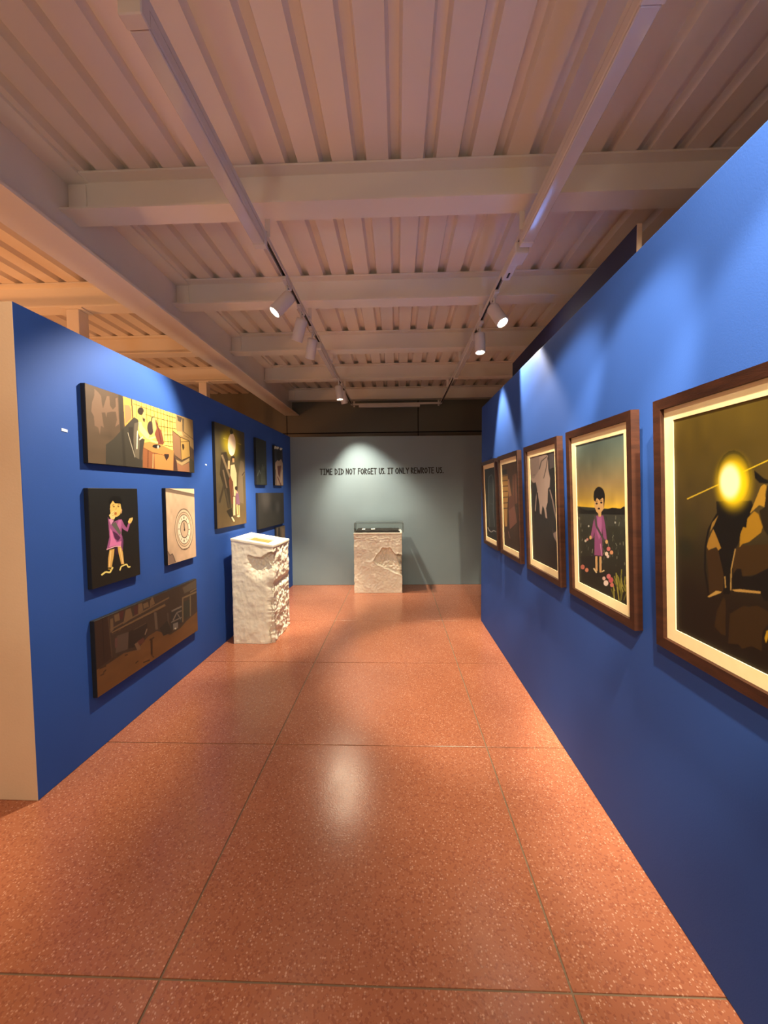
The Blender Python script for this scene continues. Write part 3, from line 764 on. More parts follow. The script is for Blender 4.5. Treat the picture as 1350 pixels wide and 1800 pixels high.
 'P6': ([[0,52,54,48],[0.5,48,50,44],[1,40,40,36]], [
  ('p',72,78,70,[.42,.388,.803,.433,.847,.026,.355,.009],0),
  ('p',120,130,126,[.092,.184,.291,.317,.237,.319,.04,.187],0),
  ('p',120,130,126,[.237,.316,.33,.236,.386,.241,.292,.321],0),
  ('p',96,108,104,[.55,.457,.602,.325,.662,.329,.61,.461],0),
  ('p',96,60,60,[.114,.426,.148,.379,.204,.383,.17,.43],0),
  ('p',36,38,34,[.193,.184,.314,.055,.413,.061,.291,.191],0),
 ]),
 'P7': ([[0,60,52,50],[0.6,40,40,48],[1,34,36,50]], [
  ('p',158,136,120,[.08,.572,.34,.653,.814,.697,1.017,.59,1.024,.01,.038,-.0],0),
  ('p',92,52,46,[.294,.495,.791,.531,.564,.2,.381,.289],0),
  ('p',20,16,16,[.836,.813,.819,.766,.773,.722,.703,.683,.616,.655,.522,.64,.431,.639,.35,.651,.288,.675,.248,.708,.235,.748,.249,.792,.289,.834,.352,.872,.434,.901,.526,.92,.62,.924,.706,.915,.776,.891,.821,.856],0),
  ('p',100,46,44,[.244,.223,.649,.002,.758,.012,.342,.234],0),
  ('p',60,40,36,[.047,.402,.129,.001,.196,.002,.114,.407],0),
  ('p',190,170,150,[.859,.415,.657,.086,.753,.086,.96,.418],0),
  ('p',206,206,196,[.253,.973,.246,.961,.223,.949,.189,.936,.145,.926,.098,.918,.051,.913,.01,.913,-.023,.916,-.044,.922,-.051,.932,-.044,.943,-.023,.955,.01,.968,.051,.978,.098,.986,.146,.991,.189,.992,.223,.99,.246,.983],0),
  ('p',206,206,196,[.555,.988,.546,.975,.522,.962,.485,.949,.438,.938,.387,.93,.337,.925,.292,.925,.257,.928,.235,.935,.227,.944,.235,.956,.257,.969,.293,.982,.337,.993,.388,1.001,.439,1.007,.485,1.008,.523,1.005,.547,.998],0),
  ('p',206,206,196,[1.005,1.001,.996,.988,.969,.974,.927,.96,.875,.948,.818,.939,.762,.934,.713,.934,.674,.937,.649,.944,.641,.954,.649,.967,.675,.98,.714,.994,.764,1.005,.82,1.015,.876,1.02,.928,1.022,.97,1.019,.996,1.011],0),
 ]),
 'P8': ([[0,60,58,54],[0.6,68,64,62],[1,76,72,70]], [
  ('g',104,98,96,[.266,.887,.255,.5429999999999999],0.8),
  ('g',92,90,90,[.727,.558,.13,.2789999999999999],0.8),
  ('g',40,40,40,[.542,.592,.122,.31500000000000006],0.5),
 ]),
 'P9': ([[0,70,62,52],[1,104,94,78]], [
  ('p',52,46,42,[.15,.1,.42,.1,.42,1,.15,1],0),
  ('p',120,104,88,[.6,.3,.95,.35,.95,.9,.6,.95],0),
  ('p',44,40,36,[.5,.05,.7,.05,.66,.3,.55,.3],0),
 ]),
 'F1': ([[0,40,42,42],[1,44,46,48]], [
  ('p',58,64,66,[.363,.837,.549,.912,.774,.897,.861,.686,.809,.186,.292,.159],0),
  ('p',98,108,110,[.392,.777,.463,.878,.391,.881,.32,.779],0),
  ('p',98,108,110,[.455,.876,.689,.905,.637,.912,.399,.883],0),
  ('p',98,108,110,[.631,.908,.772,.854,.833,.855,.695,.909],0),
  ('p',98,108,110,[.77,.855,.765,.602,.831,.602,.835,.853],0),
  ('p',92,102,104,[.326,.779,.224,.393,.286,.394,.387,.777],0),
  ('p',92,102,104,[.224,.392,.261,.157,.322,.16,.286,.394],0),
  ('p',92,102,104,[.771,.602,.695,.404,.75,.406,.825,.602],0),
  ('p',92,102,104,[.695,.404,.782,.184,.836,.187,.75,.406],0),
  ('p',92,102,104,[.442,.497,.728,.494,.737,.499,.452,.503],0),
  ('p',170,172,172,[.063,.137,.246,.095,.325,.104,.145,.146],0),
  ('p',170,172,172,[.259,.094,.437,.087,.489,.098,.313,.105],0),
  ('p',170,172,172,[.49,.091,.719,.128,.669,.133,.437,.095],0),
  ('p',170,172,172,[.673,.125,.9,.121,.94,.131,.715,.136],0),
 ]),
 'F2': ([[0,62,46,36],[0.4,76,56,42],[1,84,60,44]], [
  ('p',176,134,70,[-.015,.857,.398,.854,.437,.737,.304,.465,.248,.258,.054,.229,-.004,.432],0),
  ('p',70,50,32,[-.018,.797,.409,.796,.405,.807,-.023,.808],0),
  ('p',70,50,32,[-.025,.729,.403,.732,.399,.742,-.03,.74],0),
  ('p',70,50,32,[-.032,.664,.398,.67,.393,.68,-.037,.675],0),
  ('p',70,50,32,[-.04,.589,.391,.6,.387,.61,-.045,.6],0),
  ('p',70,50,32,[-.047,.518,.385,.532,.381,.543,-.052,.529],0),
  ('p',70,50,32,[-.054,.45,.379,.467,.375,.478,-.059,.461],0),
  ('p',38,34,26,[.009,.936,.347,.931,.343,.879,.011,.881],0),
  ('p',150,120,70,[-.012,.865,.415,.861,.411,.869,-.016,.874],0),
  ('p',120,78,58,[.718,.852,1.003,.872,1.003,.548,.657,.514],0),
  ('p',70,46,34,[.796,.855,.803,.534,.841,.535,.834,.855],0),
  ('p',160,118,86,[.393,.807,.479,.817,.57,.679,.632,.61,.421,.562],0),
  ('p',132,90,76,[.374,.443,.788,.511,.901,.326,.425,.214],0),
  ('p',110,72,58,[.425,.609,.766,.634,.788,.511,.374,.443],0),
  ('p',56,38,28,[.775,.507,.999,.49,1.023,.498,.801,.515],0),
  ('p',56,38,28,[.445,.212,.949,.325,.914,.329,.405,.216],0),
  ('p',190,150,90,[.044,.432,.179,.241,.239,.246,.106,.435],0),
  ('p',64,46,38,[.225,.242,.497,.057,.605,.07,.341,.253],0),
  ('p',120,84,74,[.286,.186,.388,.109,.444,.115,.344,.192],0),
 ]),
 'F3': ([[0,46,42,38],[0.5,46,44,44],[1,54,50,52]], [
  ('p',84,78,80,[.764,1.006,1.008,1.004,1.005,.874,.806,.848],0),
  ('p',40,38,38,[.788,.857,.921,.869,1.026,.84,1.007,.494,.809,.693],0),
  ('p',172,152,142,[-.01,.996,.663,.993,.749,.977,.749,.858,.806,.779,.78,.706,.72,.694,.688,.572,.623,.519,.657,.428,.594,.435,.553,.508,.494,.541,.426,.456,.371,.466,.365,.541,.328,.605,.311,.66,.266,.661,.188,.477,.152,.486,.216,.614,.29,.679,.23,.755,.112,.752,-.001,.789],0),
  ('p',150,132,124,[-.01,.996,.411,.996,.399,.872,.164,.794,.0,.798],0),
  ('p',86,78,76,[.417,.87,.51,.939,.474,.943,.38,.873],0),
  ('p',86,78,76,[.505,.937,.733,.97,.71,.977,.479,.945],0),
  ('p',86,78,76,[.574,.784,.684,.869,.657,.872,.546,.786],0),
  ('p',86,78,76,[.685,.869,.754,.963,.727,.965,.657,.871],0),
  ('p',110,98,94,[.098,.822,.216,.823,.211,.829,.093,.828],0),
  ('p',140,122,114,[.761,.684,.853,.59,.893,.592,.802,.685],0),
  ('p',140,122,114,[.853,.59,.97,.422,1.008,.425,.893,.592],0),
  ('p',150,132,124,[.837,.355,.869,.311,.973,.337,.983,.236,.877,.282],0),
 ]),
 'F4': ([[0,34,34,26],[0.3,48,50,40],[0.555,58,60,48],[0.56,224,184,54],[0.62,190,158,74],[0.72,164,142,96],[0.88,122,134,118],[1,104,128,126]], [
  ('p',24,24,20,[-.025,.502,-.008,.541,.058,.558,.143,.541,.258,.536,.398,.543,.585,.545,.692,.559,.768,.567,.911,.565,.968,.58,1.005,.575,1.007,.523],0),
  ('p',64,66,58,[-.018,.503,1.008,.531,1.009,.462,-.016,.423],0),
  ('p',96,100,84,[.603,.272,.607,.291,.593,.29,.59,.271],0),
  ('p',128,130,112,[.047,.471,.03,.483,.014,.481,.031,.468],0),
  ('p',40,42,34,[.51,.491,.49,.507,.477,.505,.497,.489],0),
  ('p',128,130,112,[.544,.198,.542,.219,.528,.217,.53,.196],0),
  ('p',128,130,112,[.315,.348,.328,.365,.313,.365,.3,.348],0),
  ('p',96,100,84,[.509,.247,.486,.262,.473,.259,.496,.244],0),
  ('p',72,76,58,[.275,.355,.293,.375,.277,.375,.26,.355],0),
  ('p',128,130,112,[.487,.36,.48,.381,.466,.38,.473,.359],0),
  ('p',128,130,112,[.427,.42,.452,.444,.438,.444,.413,.42],0),
  ('p',96,100,84,[.248,.258,.256,.282,.24,.282,.232,.257],0),
  ('p',40,42,34,[.345,.398,.346,.41,.331,.409,.329,.397],0),
  ('p',72,76,58,[.858,.3,.858,.316,.846,.315,.846,.299],0),
  ('p',40,42,34,[.744,.273,.738,.298,.726,.296,.732,.271],0),
  ('p',40,42,34,[.548,.322,.562,.34,.549,.34,.534,.322],0),
  ('p',40,42,34,[.514,.48,.506,.491,.492,.489,.5,.478],0),
  ('p',96,100,84,[.551,.492,.566,.512,.553,.512,.537,.493],0),
  ('p',40,42,34,[.657,.483,.648,.511,.635,.511,.644,.482],0),
  ('p',40,42,34,[.731,.27,.725,.283,.712,.281,.719,.268],0),
  ('p',40,42,34,[.947,.311,.952,.328,.941,.328,.936,.31],0),
  ('p',128,130,112,[.842,.337,.816,.353,.805,.35,.831,.334],0),
  ('p',96,100,84,[.858,.284,.861,.299,.849,.298,.846,.283],0),
  ('p',128,130,112,[.893,.347,.897,.361,.885,.36,.882,.347],0),
  ('p',96,100,84,[.759,.262,.752,.28,.739,.278,.747,.26],0),
  ('p',72,76,58,[.568,.445,.577,.471,.563,.47,.554,.445],0),
  ('p',72,76,58,[.545,.351,.52,.372,.507,.369,.532,.349],0),
  ('p',72,76,58,[.169,.474,.185,.495,.168,.495,.153,.475],0),
  ('p',128,130,112,[.08,.408,.09,.438,.073,.438,.063,.408],0),
  ('p',128,130,112,[.175,.128,.172,.148,.155,.146,.158,.126],0),
  ('p',72,76,58,[.11,.466,.105,.495,.088,.494,.092,.465],0),
  ('p',40,42,34,[.978,.222,.984,.244,.973,.243,.967,.221],0),
  ('p',72,76,58,[.907,.41,.92,.434,.909,.434,.896,.41],0),
  ('p',72,76,58,[.872,.486,.883,.511,.872,.511,.861,.487],0),
  ('p',72,76,58,[.768,.396,.78,.418,.768,.418,.755,.396],0),
  ('p',128,130,112,[.36,.204,.325,.229,.311,.226,.345,.201],0),
  ('p',72,76,58,[.819,.21,.813,.221,.801,.219,.807,.208],0),
  ('p',128,130,112,[.338,.245,.354,.274,.338,.274,.322,.244],0),
  ('p',72,76,58,[.892,.484,.906,.506,.895,.507,.881,.484],0),
  ('p',72,76,58,[.66,.431,.654,.45,.64,.449,.646,.429],0),
  ('p',72,76,58,[.119,.181,.097,.192,.081,.189,.103,.177],0),
  ('p',40,42,34,[.492,.213,.469,.24,.455,.237,.478,.21],0),
  ('p',40,42,34,[.736,.242,.753,.261,.74,.261,.724,.241],0),
  ('p',96,100,84,[.536,.33,.529,.356,.515,.354,.522,.328],0),
  ('p',128,130,112,[.103,.31,.119,.329,.102,.329,.086,.31],0),
  ('p',40,42,34,[.346,.421,.342,.433,.327,.432,.331,.42],0),
  ('p',72,76,58,[.232,.335,.237,.353,.22,.352,.215,.334],0),
  ('p',72,76,58,[.517,.367,.518,.383,.504,.382,.502,.366],0),
  ('p',72,76,58,[.831,.463,.831,.474,.819,.474,.819,.463],0),
  ('p',96,100,84,[.319,.148,.323,.173,.308,.172,.303,.146],0),
  ('p',72,76,58,[.461,.483,.452,.508,.437,.507,.446,.482],0),
  ('p',96,100,84,[.819,.314,.836,.329,.825,.33,.808,.314],0),
  ('p',72,76,58,[.462,.182,.444,.206,.43,.203,.448,.179],0),
  ('p',128,130,112,[.055,.461,.059,.481,.041,.481,.037,.46],0),
  ('p',40,42,34,[.024,.391,.034,.407,.017,.406,.007,.391],0),
  ('p',96,100,84,[.584,.225,.597,.245,.584,.245,.571,.224],0),
  ('p',128,130,112,[.879,.459,.892,.483,.881,.483,.867,.459],0),
  ('p',40,42,34,[.135,.226,.131,.247,.114,.245,.118,.224],0),
  ('p',128,130,112,[.816,.475,.812,.486,.8,.484,.804,.474],0),
  ('p',128,130,112,[.836,.258,.837,.274,.825,.273,.824,.256],0),
  ('p',128,130,112,[.076,.22,.093,.235,.076,.235,.059,.22],0),
  ('p',40,42,34,[.484,.191,.495,.22,.481,.219,.469,.19],0),
  ('p',96,100,84,[.71,.256,.704,.283,.691,.282,.697,.254],0),
  ('p',96,100,84,[.971,.497,.988,.509,.979,.51,.961,.498],0),
  ('p',40,42,34,[.8,.455,.816,.477,.804,.477,.788,.455],0),
  ('p',128,130,112,[.827,.497,.83,.52,.818,.52,.815,.496],0),
  ('p',96,100,84,[.978,.49,.992,.512,.982,.512,.968,.49],0),
  ('p',96,100,84,[.381,.352,.412,.373,.398,.374,.367,.352],0),
  ('p',72,76,58,[.589,.276,.595,.288,.582,.287,.575,.275],0),
  ('p',72,76,58,[.759,.311,.759,.325,.746,.324,.747,.31],0),
  ('p',96,100,84,[.573,.314,.582,.342,.568,.341,.559,.313],0),
  ('p',96,100,84,[.673,.29,.676,.312,.662,.311,.66,.289],0),
  ('p',72,76,58,[.316,.164,.317,.186,.301,.184,.3,.163],0),
  ('p',128,130,112,[.686,.322,.676,.345,.663,.344,.673,.321],0),
  ('p',72,76,58,[.623,.265,.657,.288,.645,.289,.611,.266],0),
  ('p',128,130,112,[.758,.379,.784,.398,.773,.399,.747,.38],0),
  ('p',128,130,112,[.967,.235,.961,.25,.95,.248,.956,.233],0),
  ('p',128,130,112,[.032,.466,.028,.477,.011,.476,.014,.465],0),
  ('p',96,100,84,[.443,.157,.452,.187,.437,.186,.428,.156],0),
  ('p',96,100,84,[.546,.426,.541,.443,.527,.442,.532,.425],0),
  ('p',40,42,34,[.465,.491,.451,.51,.437,.508,.451,.49],0),
  ('p',128,130,112,[.576,.258,.603,.278,.591,.279,.564,.258],0),
  ('p',128,130,112,[.184,.162,.148,.183,.132,.18,.168,.159],0),
  ('p',40,42,34,[.897,.3,.889,.325,.878,.324,.885,.299],0),
  ('p',96,100,84,[.759,.357,.773,.385,.761,.385,.747,.357],0),
  ('p',72,76,58,[.796,.364,.772,.381,.761,.379,.785,.361],0),
  ('p',96,100,84,[.582,.282,.574,.302,.561,.3,.569,.28],0),
  ('p',128,130,112,[.953,.351,.949,.372,.937,.371,.942,.349],0),
  ('p',96,100,84,[.976,.242,.964,.252,.953,.25,.965,.24],0),
  ('p',72,76,58,[.22,.277,.223,.298,.206,.296,.203,.275],0),
  ('p',128,130,112,[.117,.381,.112,.394,.095,.393,.1,.379],0),
  ('p',40,42,34,[.933,.502,.916,.517,.905,.515,.923,.5],0),
  ('p',140,138,52,[.895,.114,.92,.204,.901,.202,.876,.112],0),
  ('p',112,112,44,[.855,.041,.847,.095,.828,.091,.836,.038],0),
  ('p',164,158,70,[.919,.061,.857,.128,.838,.124,.901,.056],0),
  ('p',112,112,44,[1.0,.032,.994,.089,.976,.086,.982,.029],0),
  ('p',140,138,52,[.973,.082,.901,.13,.884,.125,.956,.076],0),
  ('p',164,158,70,[.925,.1,.903,.165,.884,.162,.907,.097],0),
  ('p',112,112,44,[.779,.004,.724,.059,.704,.054,.76,-.001],0),
  ('p',164,158,70,[.777,-.001,.768,.081,.748,.077,.757,-.005],0),
  ('p',164,158,70,[.786,.054,.718,.126,.698,.121,.767,.049],0),
  ('p',164,158,70,[.975,.101,1.043,.179,1.027,.179,.958,.1],0),
  ('p',164,158,70,[.848,.073,.828,.131,.808,.128,.828,.07],0),
  ('p',140,138,52,[.852,.078,.784,.147,.765,.142,.834,.073],0),
  ('p',140,138,52,[.88,.072,.859,.152,.84,.149,.862,.069],0),
  ('p',140,138,52,[.987,.078,.957,.142,.939,.138,.969,.075],0),
  ('p',140,138,52,[.902,.046,.872,.123,.853,.119,.883,.042],0),
  ('p',112,112,44,[.899,.015,.929,.082,.911,.08,.88,.013],0),
  ('p',112,112,44,[.943,.021,.998,.084,.981,.083,.926,.02],0),
  ('p',164,158,70,[.83,.105,.82,.17,.8,.168,.81,.102],0),
  ('p',112,112,44,[.887,.007,.912,.086,.893,.084,.869,.005],0),
  ('p',140,138,52,[.963,.114,.975,.169,.957,.167,.945,.112],0),
  ('p',112,112,44,[.837,.088,.732,.134,.714,.128,.82,.082],0),
  ('p',164,158,70,[.862,.007,.831,.087,.812,.084,.843,.003],0),
  ('p',112,112,44,[.869,.098,.92,.181,.902,.18,.851,.096],0),
  ('p',164,158,70,[.934,.07,.893,.116,.875,.112,.916,.066],0),
  ('p',112,112,44,[.991,.088,1.018,.139,1.0,.137,.974,.086],0),
  ('p',140,138,52,[.878,.09,.838,.16,.819,.157,.86,.086],0),
  ('p',36,36,32,[-.042,.181,.364,.231,.42,.164,.024,.089],0),
  ('p',34,32,28,[.695,.145,.686,.138,.66,.129,.618,.119,.564,.11,.503,.1,.44,.093,.382,.088,.334,.086,.303,.088,.293,.093,.304,.101,.336,.111,.384,.121,.442,.131,.506,.14,.566,.146,.62,.15,.661,.151,.687,.149],0),
  ('p',206,164,110,[.402,.234,.398,.129,.443,.135,.446,.239],0),
  ('p',206,164,110,[.49,.243,.484,.131,.527,.136,.533,.247],0),
  ('p',220,196,150,[.345,.139,.41,.117,.436,.125,.371,.147],0),
  ('p',220,196,150,[.54,.139,.59,.154,.579,.159,.528,.144],0),
  ('p',152,82,134,[.435,.506,.588,.513,.623,.452,.65,.362,.585,.356,.551,.44,.557,.247,.382,.228,.398,.397,.359,.347,.297,.345,.379,.468],0),
  ('p',178,104,160,[.469,.498,.555,.501,.548,.388,.489,.349,.44,.399],0),
  ('p',196,128,170,[.506,.323,.53,.246,.55,.249,.526,.326],0),
  ('p',70,36,66,[.381,.229,.556,.243,.557,.249,.383,.236],0),
  ('p',84,78,80,[.395,.504,.42,.433,.464,.437,.439,.507],0),
  ('p',84,78,80,[.422,.431,.588,.34,.624,.349,.462,.439],0),
  ('p',210,168,112,[.331,.352,.33,.348,.326,.344,.319,.341,.311,.338,.302,.337,.294,.337,.286,.338,.28,.341,.276,.344,.275,.348,.276,.352,.281,.356,.287,.359,.295,.362,.304,.363,.313,.363,.321,.362,.327,.359,.33,.356],0),
  ('p',210,168,112,[.67,.349,.668,.345,.665,.341,.659,.338,.651,.335,.643,.334,.635,.334,.627,.335,.621,.338,.618,.341,.617,.345,.618,.349,.622,.353,.628,.356,.636,.359,.644,.36,.652,.36,.66,.358,.665,.356,.669,.353],0),
  ('p',22,18,16,[.63,.633,.624,.613,.606,.596,.58,.581,.548,.572,.511,.568,.474,.571,.44,.58,.414,.594,.397,.612,.392,.633,.399,.653,.418,.672,.447,.686,.481,.695,.518,.697,.555,.693,.586,.684,.611,.67,.626,.652],0),
  ('p',22,18,16,[.562,.631,.63,.631,.607,.563,.571,.553],0),
  ('p',208,166,110,[.405,.6,.454,.627,.519,.609,.595,.629,.604,.558,.557,.536,.513,.513,.448,.533,.414,.559],0),
  ('p',22,18,16,[.403,.667,.619,.665,.602,.614,.563,.64,.519,.605,.478,.635,.432,.6,.405,.604],0),
  ('p',206,164,108,[.486,.534,.551,.536,.544,.503,.487,.501],0),
  ('p',30,22,18,[.481,.587,.479,.585,.476,.583,.471,.581,.464,.58,.457,.58,.45,.58,.443,.581,.438,.582,.435,.584,.434,.587,.435,.589,.439,.591,.444,.592,.45,.593,.458,.594,.465,.594,.471,.593,.476,.591,.48,.589],0),
  ('p',30,22,18,[.577,.595,.575,.593,.572,.591,.567,.589,.561,.588,.554,.588,.547,.588,.541,.589,.536,.59,.533,.592,.532,.594,.533,.597,.537,.599,.542,.6,.548,.601,.555,.602,.562,.601,.568,.6,.573,.599,.576,.597],0),
  ('p',60,24,22,[.527,.554,.526,.552,.522,.551,.516,.549,.509,.548,.501,.548,.493,.548,.486,.549,.48,.55,.477,.552,.476,.553,.477,.555,.481,.557,.487,.559,.494,.56,.502,.56,.51,.56,.517,.559,.522,.558,.526,.556],0),
  ('p',60,40,26,[.43,.598,.483,.601,.48,.605,.428,.602],0),
  ('p',60,40,26,[.529,.605,.58,.61,.575,.614,.525,.609],0),
  ('p',206,116,116,[.714,.308,.707,.299,.689,.292,.666,.29,.648,.294,.641,.302,.649,.311,.667,.317,.69,.319,.708,.316],0),
  ('p',214,150,110,[.766,.29,.76,.282,.743,.276,.723,.274,.706,.277,.7,.284,.707,.292,.724,.299,.744,.3,.76,.297],0),
  ('p',226,206,186,[.671,.273,.664,.265,.647,.258,.625,.256,.608,.259,.602,.266,.609,.275,.627,.281,.648,.283,.665,.28],0),
  ('p',220,196,190,[.689,.258,.683,.251,.67,.246,.654,.245,.64,.247,.636,.253,.641,.259,.655,.264,.671,.266,.684,.263],0),
  ('p',196,112,96,[.148,.128,.138,.116,.112,.107,.079,.103,.053,.106,.044,.116,.055,.127,.082,.137,.114,.14,.139,.137],0),
  ('p',206,130,100,[.24,.117,.231,.107,.21,.099,.183,.095,.161,.098,.154,.106,.163,.116,.185,.124,.212,.127,.233,.124],0),
  ('p',200,190,170,[.211,.32,.206,.314,.192,.31,.176,.309,.163,.311,.158,.316,.164,.322,.177,.326,.194,.328,.207,.325],0),
  ('p',206,140,130,[.254,.333,.249,.327,.236,.323,.22,.322,.207,.324,.202,.329,.208,.335,.221,.339,.237,.34,.25,.338],0),
  ('p',226,206,196,[.661,.085,.651,.072,.627,.062,.597,.058,.572,.061,.563,.071,.573,.083,.599,.094,.629,.098,.652,.094],0),
  ('p',206,116,122,[.71,.134,.702,.123,.681,.114,.655,.111,.634,.114,.626,.123,.635,.134,.656,.142,.682,.146,.703,.142],0),
  ('p',196,90,100,[.755,.117,.746,.105,.722,.096,.694,.091,.671,.095,.662,.105,.672,.117,.696,.126,.724,.13,.747,.127],0),
  ('p',206,120,106,[.763,.087,.756,.078,.738,.07,.716,.067,.698,.069,.692,.076,.699,.086,.718,.094,.74,.097,.757,.094],0),
  ('p',216,180,170,[.606,.107,.6,.099,.583,.092,.562,.089,.546,.092,.54,.098,.547,.107,.564,.113,.584,.116,.6,.114],0),
  ('p',190,190,180,[.286,.428,.282,.424,.273,.421,.261,.42,.251,.422,.248,.426,.252,.43,.262,.433,.273,.433,.283,.431],0),
  ('p',180,180,170,[.827,.478,.824,.474,.817,.472,.808,.471,.801,.473,.798,.476,.801,.48,.808,.482,.817,.483,.824,.481],0),
 ]),
 'F5': ([[0,24,15,6],[0.22,34,22,8],[0.4,52,44,20],[0.55,76,62,30],[0.75,96,80,30],[1,120,100,34]], [
  ('g',70,62,24,[.153,.516,.158,.10899999999999999],0.6),
  ('g',40,40,18,[.099,.402,.133,.07499999999999996],0.6),
  ('p',58,50,18,[.656,.713,.65,.682,.633,.654,.606,.631,.572,.617,.532,.611,.492,.617,.454,.632,.424,.657,.404,.689,.398,.723,.405,.758,.426,.787,.457,.809,.494,.822,.534,.824,.573,.815,.607,.798,.634,.774,.65,.745],0),
  ('p',84,72,26,[.644,.708,.639,.678,.623,.652,.599,.63,.568,.616,.532,.611,.496,.616,.462,.631,.435,.654,.417,.684,.412,.716,.418,.748,.437,.776,.464,.797,.498,.809,.534,.811,.569,.804,.6,.788,.624,.765,.639,.737],0),
  ('p',214,182,50,[.129,.628,.417,.691,.413,.695,.124,.633],0),
  ('p',232,200,40,[.56,.728,.862,.793,.859,.796,.556,.731],0),
  ('p',12,9,4,[.393,.624,.658,.63,.669,.606,.64,.569,.623,.526,.593,.522,.568,.468,.543,.438,.503,.273,.496,.252,.443,.245,.45,.296,.424,.359,.39,.424,.355,.506,.399,.565],0),
  ('g',240,206,8,[.524,.696,.17599999999999993,.14100000000000001],1.15),
  ('g',252,232,196,[.501,.703,.10499999999999998,.09200000000000008],1.3),
  ('p',64,42,12,[.303,.415,.403,.426,.43,.371,.45,.322,.442,.257,.326,.22,.321,.318],0),
  ('p',66,44,8,[.541,.439,.575,.454,.79,.48,1.047,.496,1.048,.424,.787,.399,.699,.36,.599,.339,.536,.326,.514,.372],0),
  ('p',14,10,5,[.517,.33,.55,.363,.584,.366,.59,.338,.659,.346,.737,.379,.79,.402,1.047,.437,1.049,.31,.737,.268,.715,.289,.516,.268],0),
  ('p',14,10,4,[.392,.573,.319,.506,.333,.503,.406,.57],0),
  ('p',14,10,4,[.318,.505,.286,.424,.303,.423,.334,.505],0),
  ('p',14,10,4,[.286,.423,.28,.326,.297,.328,.303,.424],0),
  ('p',14,10,4,[.28,.325,.313,.222,.329,.225,.297,.328],0),
  ('p',170,126,46,[.366,.507,.391,.481,.43,.433,.407,.421,.39,.434,.354,.424,.324,.415,.308,.428,.325,.46],0),
  ('p',160,124,54,[.407,.565,.377,.527,.339,.494,.356,.533],0),
  ('p',172,128,26,[.629,.563,.675,.591,.702,.582,.729,.536,.719,.515,.64,.475,.593,.463,.571,.448,.578,.5,.599,.529,.62,.526],0),
  ('p',184,142,44,[.719,.682,.74,.69,.755,.684,.746,.652,.752,.623,.74,.608,.708,.615,.646,.582,.681,.63],0),
  ('p',166,124,40,[.74,.612,.753,.612,.762,.578,.757,.553,.743,.571],0),
  ('p',40,30,10,[.759,.683,1.035,.683,1.037,.509,.787,.487,.735,.528,.708,.594,.74,.606],0),
  ('p',160,120,34,[.822,.662,.861,.651,.851,.568,.812,.595],0),
  ('p',14,12,6,[.675,.742,.74,.71,.787,.699,1.035,.698,1.035,.686,.787,.69,.708,.695,.681,.712],0),
  ('p',192,154,80,[.311,.213,.386,.25,.432,.253,.425,.247,.326,.212],0),
  ('p',186,146,76,[.51,.273,.574,.285,.715,.298,.715,.29,.536,.27],0),
  ('p',178,142,76,[.454,.319,.459,.273,.468,.274,.463,.321],0),
  ('p',182,146,80,[.537,.439,.505,.355,.513,.355,.545,.439],0),
  ('p',182,146,80,[.505,.355,.499,.269,.508,.27,.513,.356],0),
  ('p',58,38,8,[.446,.234,.463,.22,.461,.077,.426,.074,.369,.093,.388,.16],0),
  ('p',58,38,8,[.496,.172,.598,.225,.634,.226,.693,.243,.769,.231,.764,.189,.726,.151,.72,.076,.657,.081,.585,.051,.56,.065,.481,.048],0),
  ('p',192,150,30,[.753,.16,.79,.174,.79,.158,.764,.141,.749,.113,.74,.13],0),
  ('p',44,28,8,[.79,.253,1.007,.288,1.008,.181,.79,.134],0),
 ]),
}


def inside(px, py, poly):
    n = len(poly); c = np.zeros(px.shape, bool)
    x0, y0 = poly[-1]
    for x1, y1 in poly:
        if y0 != y1:
            cond = ((y1 > py) != (y0 > py)) & (px < (x0 - x1) * (py - y1) / (y0 - y1) + x1)
            c ^= cond
        x0, y0 = x1, y1
    return c


def to_lin(a):
    a = np.clip(a, 0, 255) / 255.0
    return np.where(a <= 0.04045, a / 12.92, ((a + 0.055) / 1.055) ** 2.4)


GAIN = {'F5': 0.58, 'F4': 0.6, 'F3': 0.7, 'F2': 0.75, 'F1': 0.75, 'P1': 0.5, 'P2': 0.7, 'P4': 0.8, 'P5': 0.7, 'P6': 0.5, 'P7': 0.75, 'P8': 0.42, 'P9': 0.7}   # darkening of each print, tuned against the lamps lighting it


